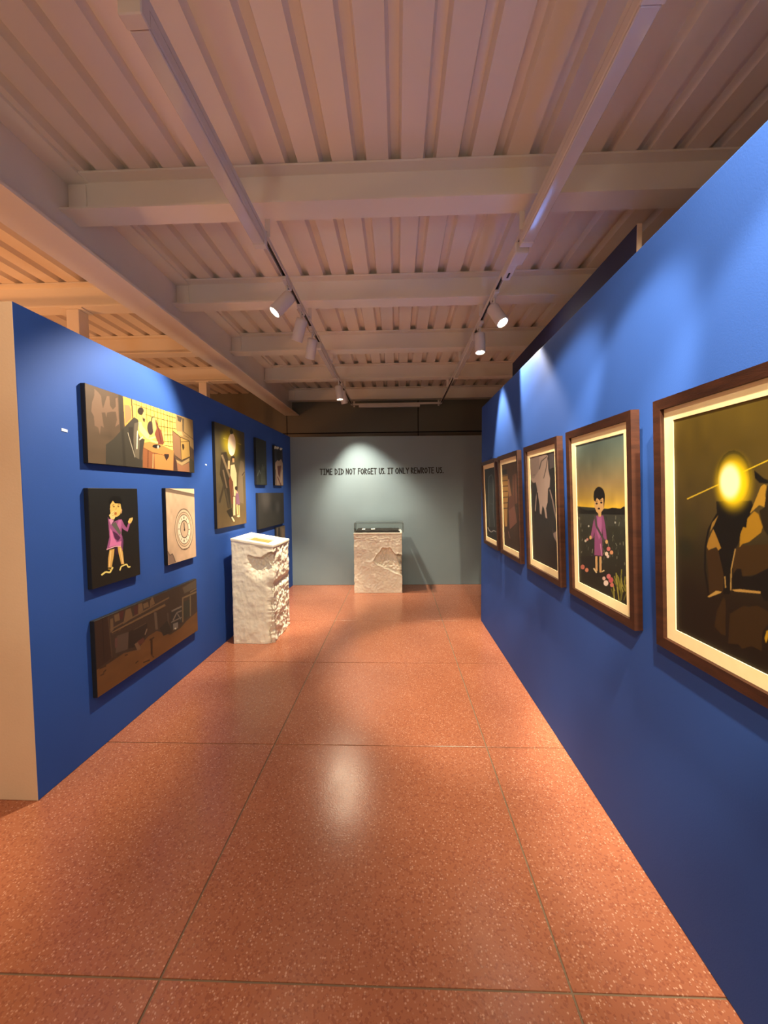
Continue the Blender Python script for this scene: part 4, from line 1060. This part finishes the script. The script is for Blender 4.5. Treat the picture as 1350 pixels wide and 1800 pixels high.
def painted_mesh(name, key, w, h, step=0.003, seed=1):
    """flat picture face, w wide along local x, h high along local z, facing local -y, colours per vertex"""
    bg, shapes = PAINT[key]
    nx, ny = max(24, int(w / step)), max(24, int(h / step))
    S = 2
    U = (np.arange(nx * S + S) - S / 2 + 0.5) / (nx * S); V = (np.arange(ny * S + S) - S / 2 + 0.5) / (ny * S)
    gu, gv = np.meshgrid(U, V)
    pos = [b[0] for b in bg]
    img = np.stack([np.interp(gv, pos, [b[1 + k] for b in bg]) for k in range(3)], -1).astype(float)
    rs = np.random.RandomState(seed)
    # broad brushy unevenness
    low = rs.randn(14, 14)
    iu = np.clip(gu, 0, 1) * 12.99; iv = np.clip(gv, 0, 1) * 12.99
    a, c = iu.astype(int), iv.astype(int); fa, fc = iu - a, iv - c
    br = low[c, a] * (1 - fa) * (1 - fc) + low[c, a + 1] * fa * (1 - fc) + low[c + 1, a] * (1 - fa) * fc + low[c + 1, a + 1] * fa * fc
    img *= (1 + 0.035 * br)[..., None]
    for kind, r_, g_, b_, pts, soft in shapes:
        colr = np.array([r_, g_, b_], float)
        if kind == 'p':
            poly = [(pts[i], pts[i + 1]) for i in range(0, len(pts), 2)]
            us = [q[0] for q in poly]; vs = [q[1] for q in poly]
            i0, i1 = np.searchsorted(U, min(us)), np.searchsorted(U, max(us)) + 1
            j0, j1 = np.searchsorted(V, min(vs)), np.searchsorted(V, max(vs)) + 1
            if i1 <= i0 or j1 <= j0: continue
            mk = inside(gu[j0:j1, i0:i1], gv[j0:j1, i0:i1], poly)
            img[j0:j1, i0:i1][mk] = colr
        else:
            cx, cy, rx_, ry_ = pts
            d = np.sqrt(((gu - cx) / rx_) ** 2 + ((gv - cy) / ry_) ** 2)
            al = np.clip(1 - d, 0, 1)
            al = np.clip(al * soft * 1.6, 0, 1); al = al * al * (3 - 2 * al)
            img = img * (1 - al[..., None]) + colr * al[..., None]
    linimg = to_lin(img)
    gn = GAIN.get(key, 1.0)
    linimg = linimg * (gn + (1 - gn) * linimg.max(-1, keepdims=True) ** 2)
    linimg = linimg.reshape(ny + 1, S, nx + 1, S, 3).mean((1, 3))
    gx, gz = np.meshgrid(np.linspace(0, w, nx + 1), np.linspace(0, h, ny + 1))
    co = np.zeros(((nx + 1) * (ny + 1), 3), np.float32)
    co[:, 0] = gx.ravel(); co[:, 2] = gz.ravel()
    idx = np.arange((nx + 1) * (ny + 1)).reshape(ny + 1, nx + 1)
    quads = np.stack([idx[:-1, :-1], idx[:-1, 1:], idx[1:, 1:], idx[1:, :-1]], -1).reshape(-1, 4)
    me = bpy.data.meshes.new(name)
    me.vertices.add(len(co)); me.vertices.foreach_set('co', co.ravel())
    me.loops.add(quads.size); me.loops.foreach_set('vertex_index', quads.ravel().astype(np.int32))
    me.polygons.add(len(quads)); me.polygons.foreach_set('loop_start', (np.arange(len(quads)) * 4).astype(np.int32))
    me.update(calc_edges=True)
    ca = me.color_attributes.new('paint', 'FLOAT_COLOR', 'POINT')
    rgba = np.ones((len(co), 4), np.float32); rgba[:, :3] = linimg.reshape(-1, 3)
    ca.data.foreach_set('color', rgba.ravel())
    return me


def canvas(key, s0, s1, z0, z1, label, thick=0.03, step=0.003):
    """stretched canvas on the left wall; s runs along the wall from its near end"""
    p = LA + LD * s0
    r = empty('canvas_picture', (p.x, p.y, z0), LANG)
    w, h = s1 - s0, z1 - z0
    # local x along the wall, local -y out of the wall
    MB().box(0, w, -thick, -0.001, 0, h, bevel=0.002).build('stretched_edge', M['edge_black'], r)
    o = link_mesh('painted_face', painted_mesh('painted_face', key, w - 0.004, h - 0.004, step, hash(key) % 97 if False else len(key) + ord(key[-1])), M['paint'], r)
    o.location = (0.002, -thick - 0.0008, 0.002)
    return tag(r, label, 'picture', 'canvases on the left blue wall')


canvas('P1', 0.382, 1.568, 1.735, 2.195, 'wide canvas of people at a trunk before a yellow window, top of left wall')
canvas('P2', 0.372, 0.802, 0.993, 1.590, 'black canvas with a girl in a pink dress covering her mouth', step=0.0025)
canvas('P3', 1.128, 1.552, 0.997, 1.597, 'beige canvas showing a round wall clock')
canvas('P4', 0.374, 1.542, 0.338, 0.803, 'wide dark brown canvas of a street, lowest on the left wall')
canvas('P5', 1.968, 2.702, 1.203, 2.253, 'tall olive canvas with a pale oval lamp over a man and a child', step=0.004)
canvas('P6', 3.058, 3.437, 1.658, 2.248, 'small dark green canvas beyond the tall olive one', step=0.005)
canvas('P7', 3.775, 4.165, 1.662, 2.235, 'small canvas of a pale draped figure with white flowers, near the corner', step=0.005)
canvas('P8', 3.088, 4.176, 1.090, 1.556, 'wide plain dark grey canvas behind the slanted pedestal', step=0.006)
canvas('P9', 3.795, 4.210, 0.560, 1.053, 'brown canvas mostly hidden by the slanted pedestal', step=0.006)


def framed(key, yc, label, w=0.612, h=0.888, zb=0.982, tilt=2.3, depth=0.035):
    """framed print on the right wall, leaning forward at the top; local x runs toward the viewer"""
    r = empty('framed_picture', (0.992, yc, zb))
    r.rotation_euler = (math.radians(tilt), 0, math.radians(-90))
    fwid, mw = 0.036, 0.044
    def rail(pts_out, pts_in):
        (ax, az), (bx, bz) = pts_out; (cx, cz), (dx, dz) = pts_in
        q = MB()
        v = [(ax, -depth, az), (bx, -depth, bz), (dx, -depth + 0.002, dz), (cx, -depth + 0.002, cz), (ax, -0.001, az), (bx, -0.001, bz), (dx, -0.001, dz), (cx, -0.001, cz)]
        q.hull(v, [(0, 1, 2, 3), (4, 7, 6, 5), (0, 4, 5, 1), (1, 5, 6, 2), (2, 6, 7, 3), (3, 7, 4, 0)])
        q.build('frame_rail', M['wood'], r)
    x0, x1, z0, z1 = -w / 2, w / 2, 0, h
    O = [(x0, z0), (x1, z0), (x1, z1), (x0, z1)]
    I = [(x0 + fwid, z0 + fwid), (x1 - fwid, z0 + fwid), (x1 - fwid, z1 - fwid), (x0 + fwid, z1 - fwid)]
    for k in range(4):
        rail((O[k], O[(k + 1) % 4]), (I[k], I[(k + 1) % 4]))
    MB().box(x0 + 0.01, x1 - 0.01, -0.006, -0.0015, z0 + 0.01, z1 - 0.01).build('backing', M['dark'], r)
    # mount with a window
    t0, t1 = -0.019, -0.0155
    q = MB()
    a = [(x0 + fwid, z0 + fwid), (x1 - fwid, z0 + fwid), (x1 - fwid, z1 - fwid), (x0 + fwid, z1 - fwid)]
    b = [(x0 + fwid + mw, z0 + fwid + mw), (x1 - fwid - mw, z0 + fwid + mw), (x1 - fwid - mw, z1 - fwid - mw), (x0 + fwid + mw, z1 - fwid - mw)]
    v = [(p[0], t0, p[1]) for p in a] + [(p[0], t0, p[1]) for p in b] + [(p[0], t1, p[1]) for p in b]
    f = []
    for k in range(4):
        kk = (k + 1) % 4
        f += [(k, kk, 4 + kk, 4 + k), (4 + k, 4 + kk, 8 + kk, 8 + k)]
    q.hull(v, f)
    q.build('mount', M['mat'], r)
    aw, ah = w - 2 * (fwid + mw), h - 2 * (fwid + mw)
    o = link_mesh('print', painted_mesh('print', key, aw, ah, 0.0022 if key in ('F4', 'F5') else 0.004, ord(key[-1])), M['paint'], r)
    o.location = (-aw / 2, t1 + 0.0004, z0 + fwid + mw)
    return tag(r, label, 'framed picture', 'framed pictures on the right blue wall')


framed('F5', 1.180, 'framed picture of a seated figure with a glowing yellow head, nearest the viewer')
framed('F4', 1.929, 'framed picture of a girl in a pink dress in a field at dusk')
framed('F3', 2.662, 'framed picture of a pale ragged shape dripping over black')
framed('F2', 3.430, 'framed brown picture with yellow bricks, second from the far end')
framed('F1', 4.142, 'framed dark picture with a faint outline, farthest on the right wall')

# ------------------------------------------------------------------ lettering on the slate wall
GLY = {
    'T': (0.50, [[(0, 1), (.5, .97)], [(.25, 1), (.24, 0)]]),
    'I': (0.34, [[(0, .98), (.34, 1)], [(.17, 1), (.17, 0)], [(0, .02), (.34, 0)]]),
    'M': (0.58, [[(.03, 0), (.08, 1), (.29, .42), (.50, 1), (.57, 0)]]),
    'E': (0.40, [[(.38, 1), (.03, .98), (.03, .02), (.40, 0)], [(.03, .52), (.34, .52)]]),
    'D': (0.44, [[(.03, 0), (.03, 1), (.30, .80), (.44, .5), (.30, .18), (.03, 0)]]),
    'N': (0.50, [[(.03, 0), (.05, 1), (.46, .05), (.47, 1)]]),
    'O': (0.50, [[(.25, .95), (.06, .72), (.02, .45), (.13, .10), (.28, .03), (.44, .25), (.48, .55), (.40, .82), (.25, .95)]]),
    'F': (0.38, [[(.38, 1), (.04, .98), (.03, 0)], [(.04, .55), (.32, .57)]]),
    'R': (0.44, [[(.03, 0), (.04, 1), (.36, .86), (.38, .66), (.05, .50), (.44, 0)]]),
    'G': (0.48, [[(.44, .86), (.26, .97), (.06, .68), (.04, .34), (.20, .03), (.42, .10), (.44, .40), (.26, .42)]]),
    'U': (0.46, [[(.03, 1), (.04, .25), (.18, .02), (.36, .06), (.43, .30), (.44, 1)]]),
    'S': (0.36, [[(.34, .92), (.14, .98), (.03, .76), (.30, .40), (.28, .10), (.03, .02)]]),
    'Y': (0.48, [[(0, 1), (.24, .50), (.48, 1)], [(.24, .50), (.23, 0)]]),
    'L': (0.36, [[(.04, 1), (.03, .02), (.36, 0)]]),
    'W': (0.66, [[(0, 1), (.16, 0), (.33, .62), (.50, 0), (.66, 1)]]),
    '.': (0.08, [[(.02, .0), (.06, .09)]]),
}
WORDS = [('TIME', 27, 152), ('DID', 180, 268), ('NOT', 293, 390), ('FORGET', 417, 605), ('US.', 632, 692), ('IT', 722, 775), ('ONLY', 800, 935), ('REWROTE', 958, 1190), ('US.', 1218, 1287)]
bang = math.atan2(0.12, 4.79)
txt = empty('wall_lettering', (-1.282, 6.575 + 0.508 * math.tan(bang), 1.852), bang)
HL_ = 0.092
for wd, c0, c1 in WORDS:
    xa, xb = (c0 - 27) / 1256 * 2.033, (c1 - 27) / 1256 * 2.033
    tot = sum(GLY[ch][0] for ch in wd) + 0.16 * (len(wd) - 1)
    sc = (xb - xa) / tot
    cx = xa
    for ch in wd:
        gw, strokes = GLY[ch]
        vs, fs = [], []
        th = 0.0074
        for st in strokes:
            P = [Vector((cx + p[0] * sc, p[1] * HL_ + (cx / 2.033) * 0.012)) for p in st]
            for a, b in zip(P[:-1], P[1:]):
                d = (b - a)
                if d.length < 1e-6: continue
                d.normalize(); n = Vector((-d.y, d.x)) * th; e = d * th * 0.7
                q = [a - e + n, b + e + n, b + e - n, a - e - n]
                k = len(vs)
                vs += [(v.x, -0.003, v.y) for v in q] + [(v.x, -0.0005, v.y) for v in q]
                fs += [(k, k + 3, k + 2, k + 1), (k, k + 1, k + 5, k + 4), (k + 1, k + 2, k + 6, k + 5), (k + 2, k + 3, k + 7, k + 6), (k + 3, k, k + 4, k + 7)]
        link_mesh('letter', mesh_from('letter', vs, fs), M['ink'], txt)
        cx += (gw + 0.16) * sc
tag(txt, 'black hand-drawn lettering reading TIME DID NOT FORGET US. IT ONLY REWROTE US.', 'lettering')


# ------------------------------------------------------------------ plaster pedestals
def sstep(a, b, x):
    t = min(1.0, max(0.0, (x - a) / (b - a)))
    return t * t * (3 - 2 * t)


def fbm(p, s, o=4):
    return noise.fractal(Vector(p) * s, 0.9, 2.1, o)


def plaster_body(name, w, d, ztop, disp, nper, nz, parent):
    """closed skin of a w x d block; ztop(x,y) gives the slanted top; disp(x,y,z,face) pushes the skin inward"""
    per = []
    for k in range(nper[0]): per.append((w * k / nper[0], 0.0))
    for k in range(nper[1]): per.append((w, d * k / nper[1]))
    for k in range(nper[0]): per.append((w - w * k / nper[0], d))
    for k in range(nper[1]): per.append((0.0, d - d * k / nper[1]))
    n = len(per)
    vs, fs = [], []
    for j in range(nz + 1):
        for (x, y) in per:
            z = ztop(x, y) * j / nz
            dx, dy = disp(x, y, z)
            vs.append((x + dx, y + dy, z))
    for j in range(nz):
        for k in range(n):
            a, b = j * n + k, j * n + (k + 1) % n
            fs.append((a, b, b + n, a + n))
    fs.append(tuple(reversed(range(n))))
    me = mesh_from(name, vs, fs)
    o = link_mesh(name, me, M['plaster'], parent, smooth=True)
    return o, [vs[nz * n + k] for k in range(n)]


# slanted pedestal against the left wall
PW, PD = 0.43, 0.60
lp = empty('plaster_pedestal', (-1.700, 3.985, 0), math.radians(0.8))


def lz(x, y): return 1.088 - 0.075 * (x / PW) + 0.006 * fbm((x, y, 0.3), 9)


def ldisp(x, y, z):
    r = 0.0
    amp = 0.006 * fbm((x * 1.0, y, z), 5) + 0.0016 * fbm((x * 1.4, y + 3, z * 0.8), 20)
    front = y < 1e-6 or (x > PW - 1e-6)
    side = x > PW - 1e-6
    dep = amp * 1.0
    # deep bite under the top rim, running from the front round the corner
    u = x if not side else PW + y
    if y < 0.3:
        zt = 0.905 + 0.05 * sstep(0.30, 0.42, u) + 0.02 * fbm((u, 0, 1), 9)
        t = zt - z
        if 0 < t < 0.26:
            m = sstep(0.13, 0.25, u + 0.04 * fbm((u, 4, z), 12)) * (1 - sstep(0.42, 0.62, u))
            k = sstep(0, 0.012, t) * (1 - sstep(0.05, 0.26, t))
            dep += m * k * (0.050 + 0.022 * fbm((u, 1, z), 26))
            dep += m * (0.012 * fbm((u * 2, 7, z), 34)) * (1 - t / 0.26)
    if side or (y < 1e-6 and x > PW - 0.10):
        lower = 1 - sstep(0.46, 0.62, z)
        edge = sstep(PW - 0.10, PW, x) if y < 1e-6 else 1.0
        rough = 0.018 * fbm((y * 1.5, 2, z * 1.2), 9) + 0.009 * fbm((y, 5, z), 34)
        dep += edge * (lower * (0.012 + rough) + (1 - lower) * (0.010 * fbm((y, 9, z), 14)))
        dep += edge * 0.030 * math.exp(-((z - 0.60) / 0.035) ** 2)
        if y < 0.16 and side or y < 1e-6:
            cut = sstep(0.62, 0.15, z) if False else (1 - sstep(0.05, 0.62, z))
            dep += edge * cut * 0.030 * (1 - sstep(0.0, 0.16, y))
    vx = 0.0; vy = 0.0
    if y < 1e-6: vy += dep
    if x > PW - 1e-6: vx -= dep
    if x < 1e-6: vx += 0.5 * amp
    if y > PD - 1e-6: vy -= 0.5 * amp
    # ragged foot
    if z < 0.03:
        vy -= 0.012 * max(0, fbm((x, y, 8), 14)) * (1 if y < 1e-6 else 0)
        vx += 0.012 * max(0, fbm((x, y, 8), 14)) * (1 if x > PW - 1e-6 else 0)
    return vx, vy


body, ring = plaster_body('body', PW, PD, lz, ldisp, (64, 76), 150, lp)
# top slab with a sunken window
def ltop(x, y, dz=0.0): return (x, y, 1.088 - 0.075 * (x / PW) + dz)
cx0, cx1, cy0, cy1 = 0.10, 0.35, 0.10, 0.38
outer = [(-0.004, -0.006), (PW + 0.006, -0.004), (PW + 0.010, PD + 0.004), (-0.006, PD + 0.006)]
innr = [(cx0, cy0), (cx1, cy0), (cx1, cy1), (cx0, cy1)]
vs = [ltop(*p, -0.012) for p in outer] + [ltop(*p, 0.006) for p in outer] + [ltop(*p, 0.006) for p in innr] + [ltop(*p, -0.020) for p in innr]
fs = []
for k in range(4):
    kk = (k + 1) % 4
    fs += [(k, kk, 4 + kk, 4 + k), (4 + k, 4 + kk, 8 + kk, 8 + k), (8 + k, 8 + kk, 12 + kk, 12 + k)]
fs.append((12, 13, 14, 15))
rim = link_mesh('top_rim', mesh_from('top_rim', vs, fs), M['plaster'], lp)
q = MB()
q.hull([ltop(cx0 + .012, cy0 + .012, -0.0195), ltop(cx1 - .012, cy0 + .012, -0.0195), ltop(cx1 - .012, cy1 - .012, -0.0195), ltop(cx0 + .012, cy1 - .012, -0.0195),
        ltop(cx0 + .012, cy0 + .012, -0.010), ltop(cx1 - .012, cy0 + .012, -0.010), ltop(cx1 - .012, cy1 - .012, -0.010), ltop(cx0 + .012, cy1 - .012, -0.010)],
       [(3, 2, 1, 0), (4, 5, 6, 7), (0, 1, 5, 4), (1, 2, 6, 5), (2, 3, 7, 6), (3, 0, 4, 7)])
q.build('recess_shade_plate', M['amber'], lp)  # amber plate standing in for the shade inside the recess
tag(lp, 'tall rough white plaster pedestal with a slanted top beside the left wall', 'pedestal', 'plaster pedestals')

# low pedestal under the glass case, in front of the slate wall
QW, QD, QH = 0.737, 0.42, 0.932
rp = empty('plaster_pedestal', (-0.675, 6.06, 0), math.radians(1.0))
BITE = [(x + 0.675, z) for x, z in [(-.375, .505), (-.330, .575), (-.287, .640), (-.240, .700), (-.123, .705), (-.05, .611), (.02, .60), (.09, .585), (.09, .255), (-.04, .312), (-.20, .385), (-.335, .455)]]


def pdist(px, pz):
    best = 9.0; ins = False
    x0, y0 = BITE[-1]
    for x1, y1 in BITE:
        if (y1 > pz) != (y0 > pz) and px < (x0 - x1) * (pz - y1) / (y0 - y1) + x1: ins = not ins
        ex, ey = x1 - x0, y1 - y0
        t = max(0, min(1, ((px - x0) * ex + (pz - y0) * ey) / (ex * ex + ey * ey)))
        best = min(best, math.hypot(px - x0 - t * ex, pz - y0 - t * ey))
        x0, y0 = x1, y1
    return best if ins else -best


def rdisp(x, y, z):
    amp = 0.005 * fbm((x + 5, y, z), 8) + 0.003 * fbm((x, y + 3, z), 30)
    vx = vy = 0.0
    dep = amp
    u = min(x + 0.012 * fbm((x, 1, z), 16), QW + 0.04)
    dd = pdist(u, z + 0.01 * fbm((x, 2, z), 18))
    if dd > 0 and y < 0.2:
        low = (z - (0.46 - 0.36 * (x - 0.34))) / 0.25           # 0 at the lower lip
        dep += sstep(0, 0.016, dd) * (0.055 * min(1, max(0.12, low)) + 0.020 + 0.016 * fbm((x, 3, z), 26)) * (1 - sstep(0.05, 0.2, y))
    elif dd > -0.02 and y < 1e-6:
        dep -= 0.006 * (1 + dd / 0.02)
    if z > 0.80: dep += 0.004 * fbm((x * 0.5, 6, z * 3), 22)
    if y < 1e-6: vy += dep
    if x > QW - 1e-6: vx -= dep
    if x < 1e-6: vx += amp
    if y > QD - 1e-6: vy -= amp
    return vx, vy


plaster_body('body', QW, QD, lambda x, y: QH - 0.012 + 0.003 * fbm((x, y, 1), 9), rdisp, (110, 50), 130, rp)
MB().box(-0.004, QW + 0.004, -0.004, QD + 0.004, QH - 0.022, QH, bevel=0.003).build('top_slab', M['plaster'], rp)
tag(rp, 'low white plaster pedestal with a broken hollow, standing before the slate wall', 'pedestal', 'plaster pedestals')

# black cloth, papers and glass case on the low pedestal
cz = QH
cl = empty('black_cloth', (-0.655, 6.075, cz), math.radians(1.0))
vs, fs = [], []
nx, ny = 40, 14
for j in range(ny + 1):
    for i in range(nx + 1):
        u, v = i / nx, j / ny
        z = 0.030 + 0.012 * v + 0.010 * fbm((u * 0.7, v * .4, 0), 9)
        if i in (0, nx) or j in (0, ny): z = 0.001
        vs.append((0.69 * u, 0.385 * v, max(0.001, z)))
for j in range(ny):
    for i in range(nx):
        a = j * (nx + 1) + i
        fs.append((a, a + 1, a + nx + 2, a + nx + 1))
link_mesh('cloth', mesh_from('cloth', vs, fs), M['blackfab'], cl, smooth=True)
MB().box(0.02, 0.67, 0.02, 0.365, 0.0, 0.0008).build('underlay', M['blackfab'], cl)
tag(cl, 'crumpled black cloth lying inside the glass case', 'cloth')
for k, (px, py, w, d, a, lb) in enumerate(((-0.385, 6.16, 0.06, 0.03, 0.3, 'white paper scrap at the middle of the black cloth'), (-0.53, 6.13, 0.05, 0.025, -0.2, 'pale paper scrap left on the black cloth'), (0.03, 6.12, 0.035, 0.06, 0.1, 'bright white scrap at the right end of the black cloth'))):
    pr = empty('paper_scrap', (px, py, cz + (0.046 if k < 2 else 0.030)), a)
    MB().hull([(-w / 2, -d / 2, 0), (w / 2, -d / 2, 0.002), (w / 2, d / 2, 0.012), (-w / 2, d / 2, 0.008), (-w / 2, -d / 2, 0.002), (w / 2, -d / 2, 0.004), (w / 2, d / 2, 0.014), (-w / 2, d / 2, 0.010)],
              [(3, 2, 1, 0), (4, 5, 6, 7), (0, 1, 5, 4), (1, 2, 6, 5), (2, 3, 7, 6), (3, 0, 4, 7)]).build('sheet', M['paper'], pr)
    tag(pr, lb, 'paper', 'paper scraps in the glass case')

gc = empty('glass_case', (-0.668, 6.068, cz), math.radians(1.0))
GW, GD, GH, gt = 0.755, 0.400, 0.145, 0.005
MB().box(0, GW, 0, gt, 0, GH).build('glass_pane', M['glass'], gc)
MB().box(0, GW, GD - gt, GD, 0, GH).build('glass_pane', M['glass'], gc)
MB().box(0, gt, gt, GD - gt, 0, GH).build('glass_pane', M['glass'], gc)
MB().box(GW - gt, GW, gt, GD - gt, 0, GH).build('glass_pane', M['glass'], gc)
MB().box(0, GW, 0, GD, GH, GH + gt).build('glass_pane', M['glass'], gc)
for (ax, ay) in ((0, 0), (GW, 0), (0, GD), (GW, GD)):
    MB().box(ax - 0.002, ax + 0.002, ay - 0.002, ay + 0.002, 0, GH + gt).build('edge_bead', M['glass_edge'], gc)
for (a0, a1, b0, b1) in ((0, GW, -0.002, 0.002), (0, GW, GD - 0.002, GD + 0.002), (-0.002, 0.002, 0, GD), (GW - 0.002, GW + 0.002, 0, GD)):
    MB().box(a0, a1, b0, b1, GH + gt - 0.002, GH + gt + 0.002).build('edge_bead', M['glass_edge'], gc)
tag(gc, 'clear glass display case on the low plaster pedestal', 'glass case')

# ------------------------------------------------------------------ pale plaster scuffs on the walls, built as thin plates
def scuff_left(s, z, w, h, label):
    p = LA + LD * s
    r = MB().box(-w / 2, w / 2, -0.003, 0.0, -h / 2, h / 2, bevel=0.001).build('wall_scuff', M['scuff'])
    r.location = (p.x, p.y, z); r.rotation_euler = (0, math.radians(6), LANG)
    tag(r, label, 'adhesive tab', 'scuffs on the blue walls')


scuff_left(0.262, 1.905, 0.040, 0.016, 'small pale tab on the left wall before the wide window canvas')
scuff_left(1.835, 1.825, 0.030, 0.014, 'tiny pale tab on the left wall beside the tall olive canvas')
r = MB().box(-0.002, 0.0, -0.014, 0.014, -0.014, 0.014, bevel=0.0008).build('wall_scuff', M['scuff'])
r.location = (0.992, 2.30, 1.76); r.rotation_euler = (math.radians(20), 0, 0)
tag(r, 'tiny pale tab on the right wall left of the girl in the field', 'adhesive tab', 'scuffs on the blue walls')
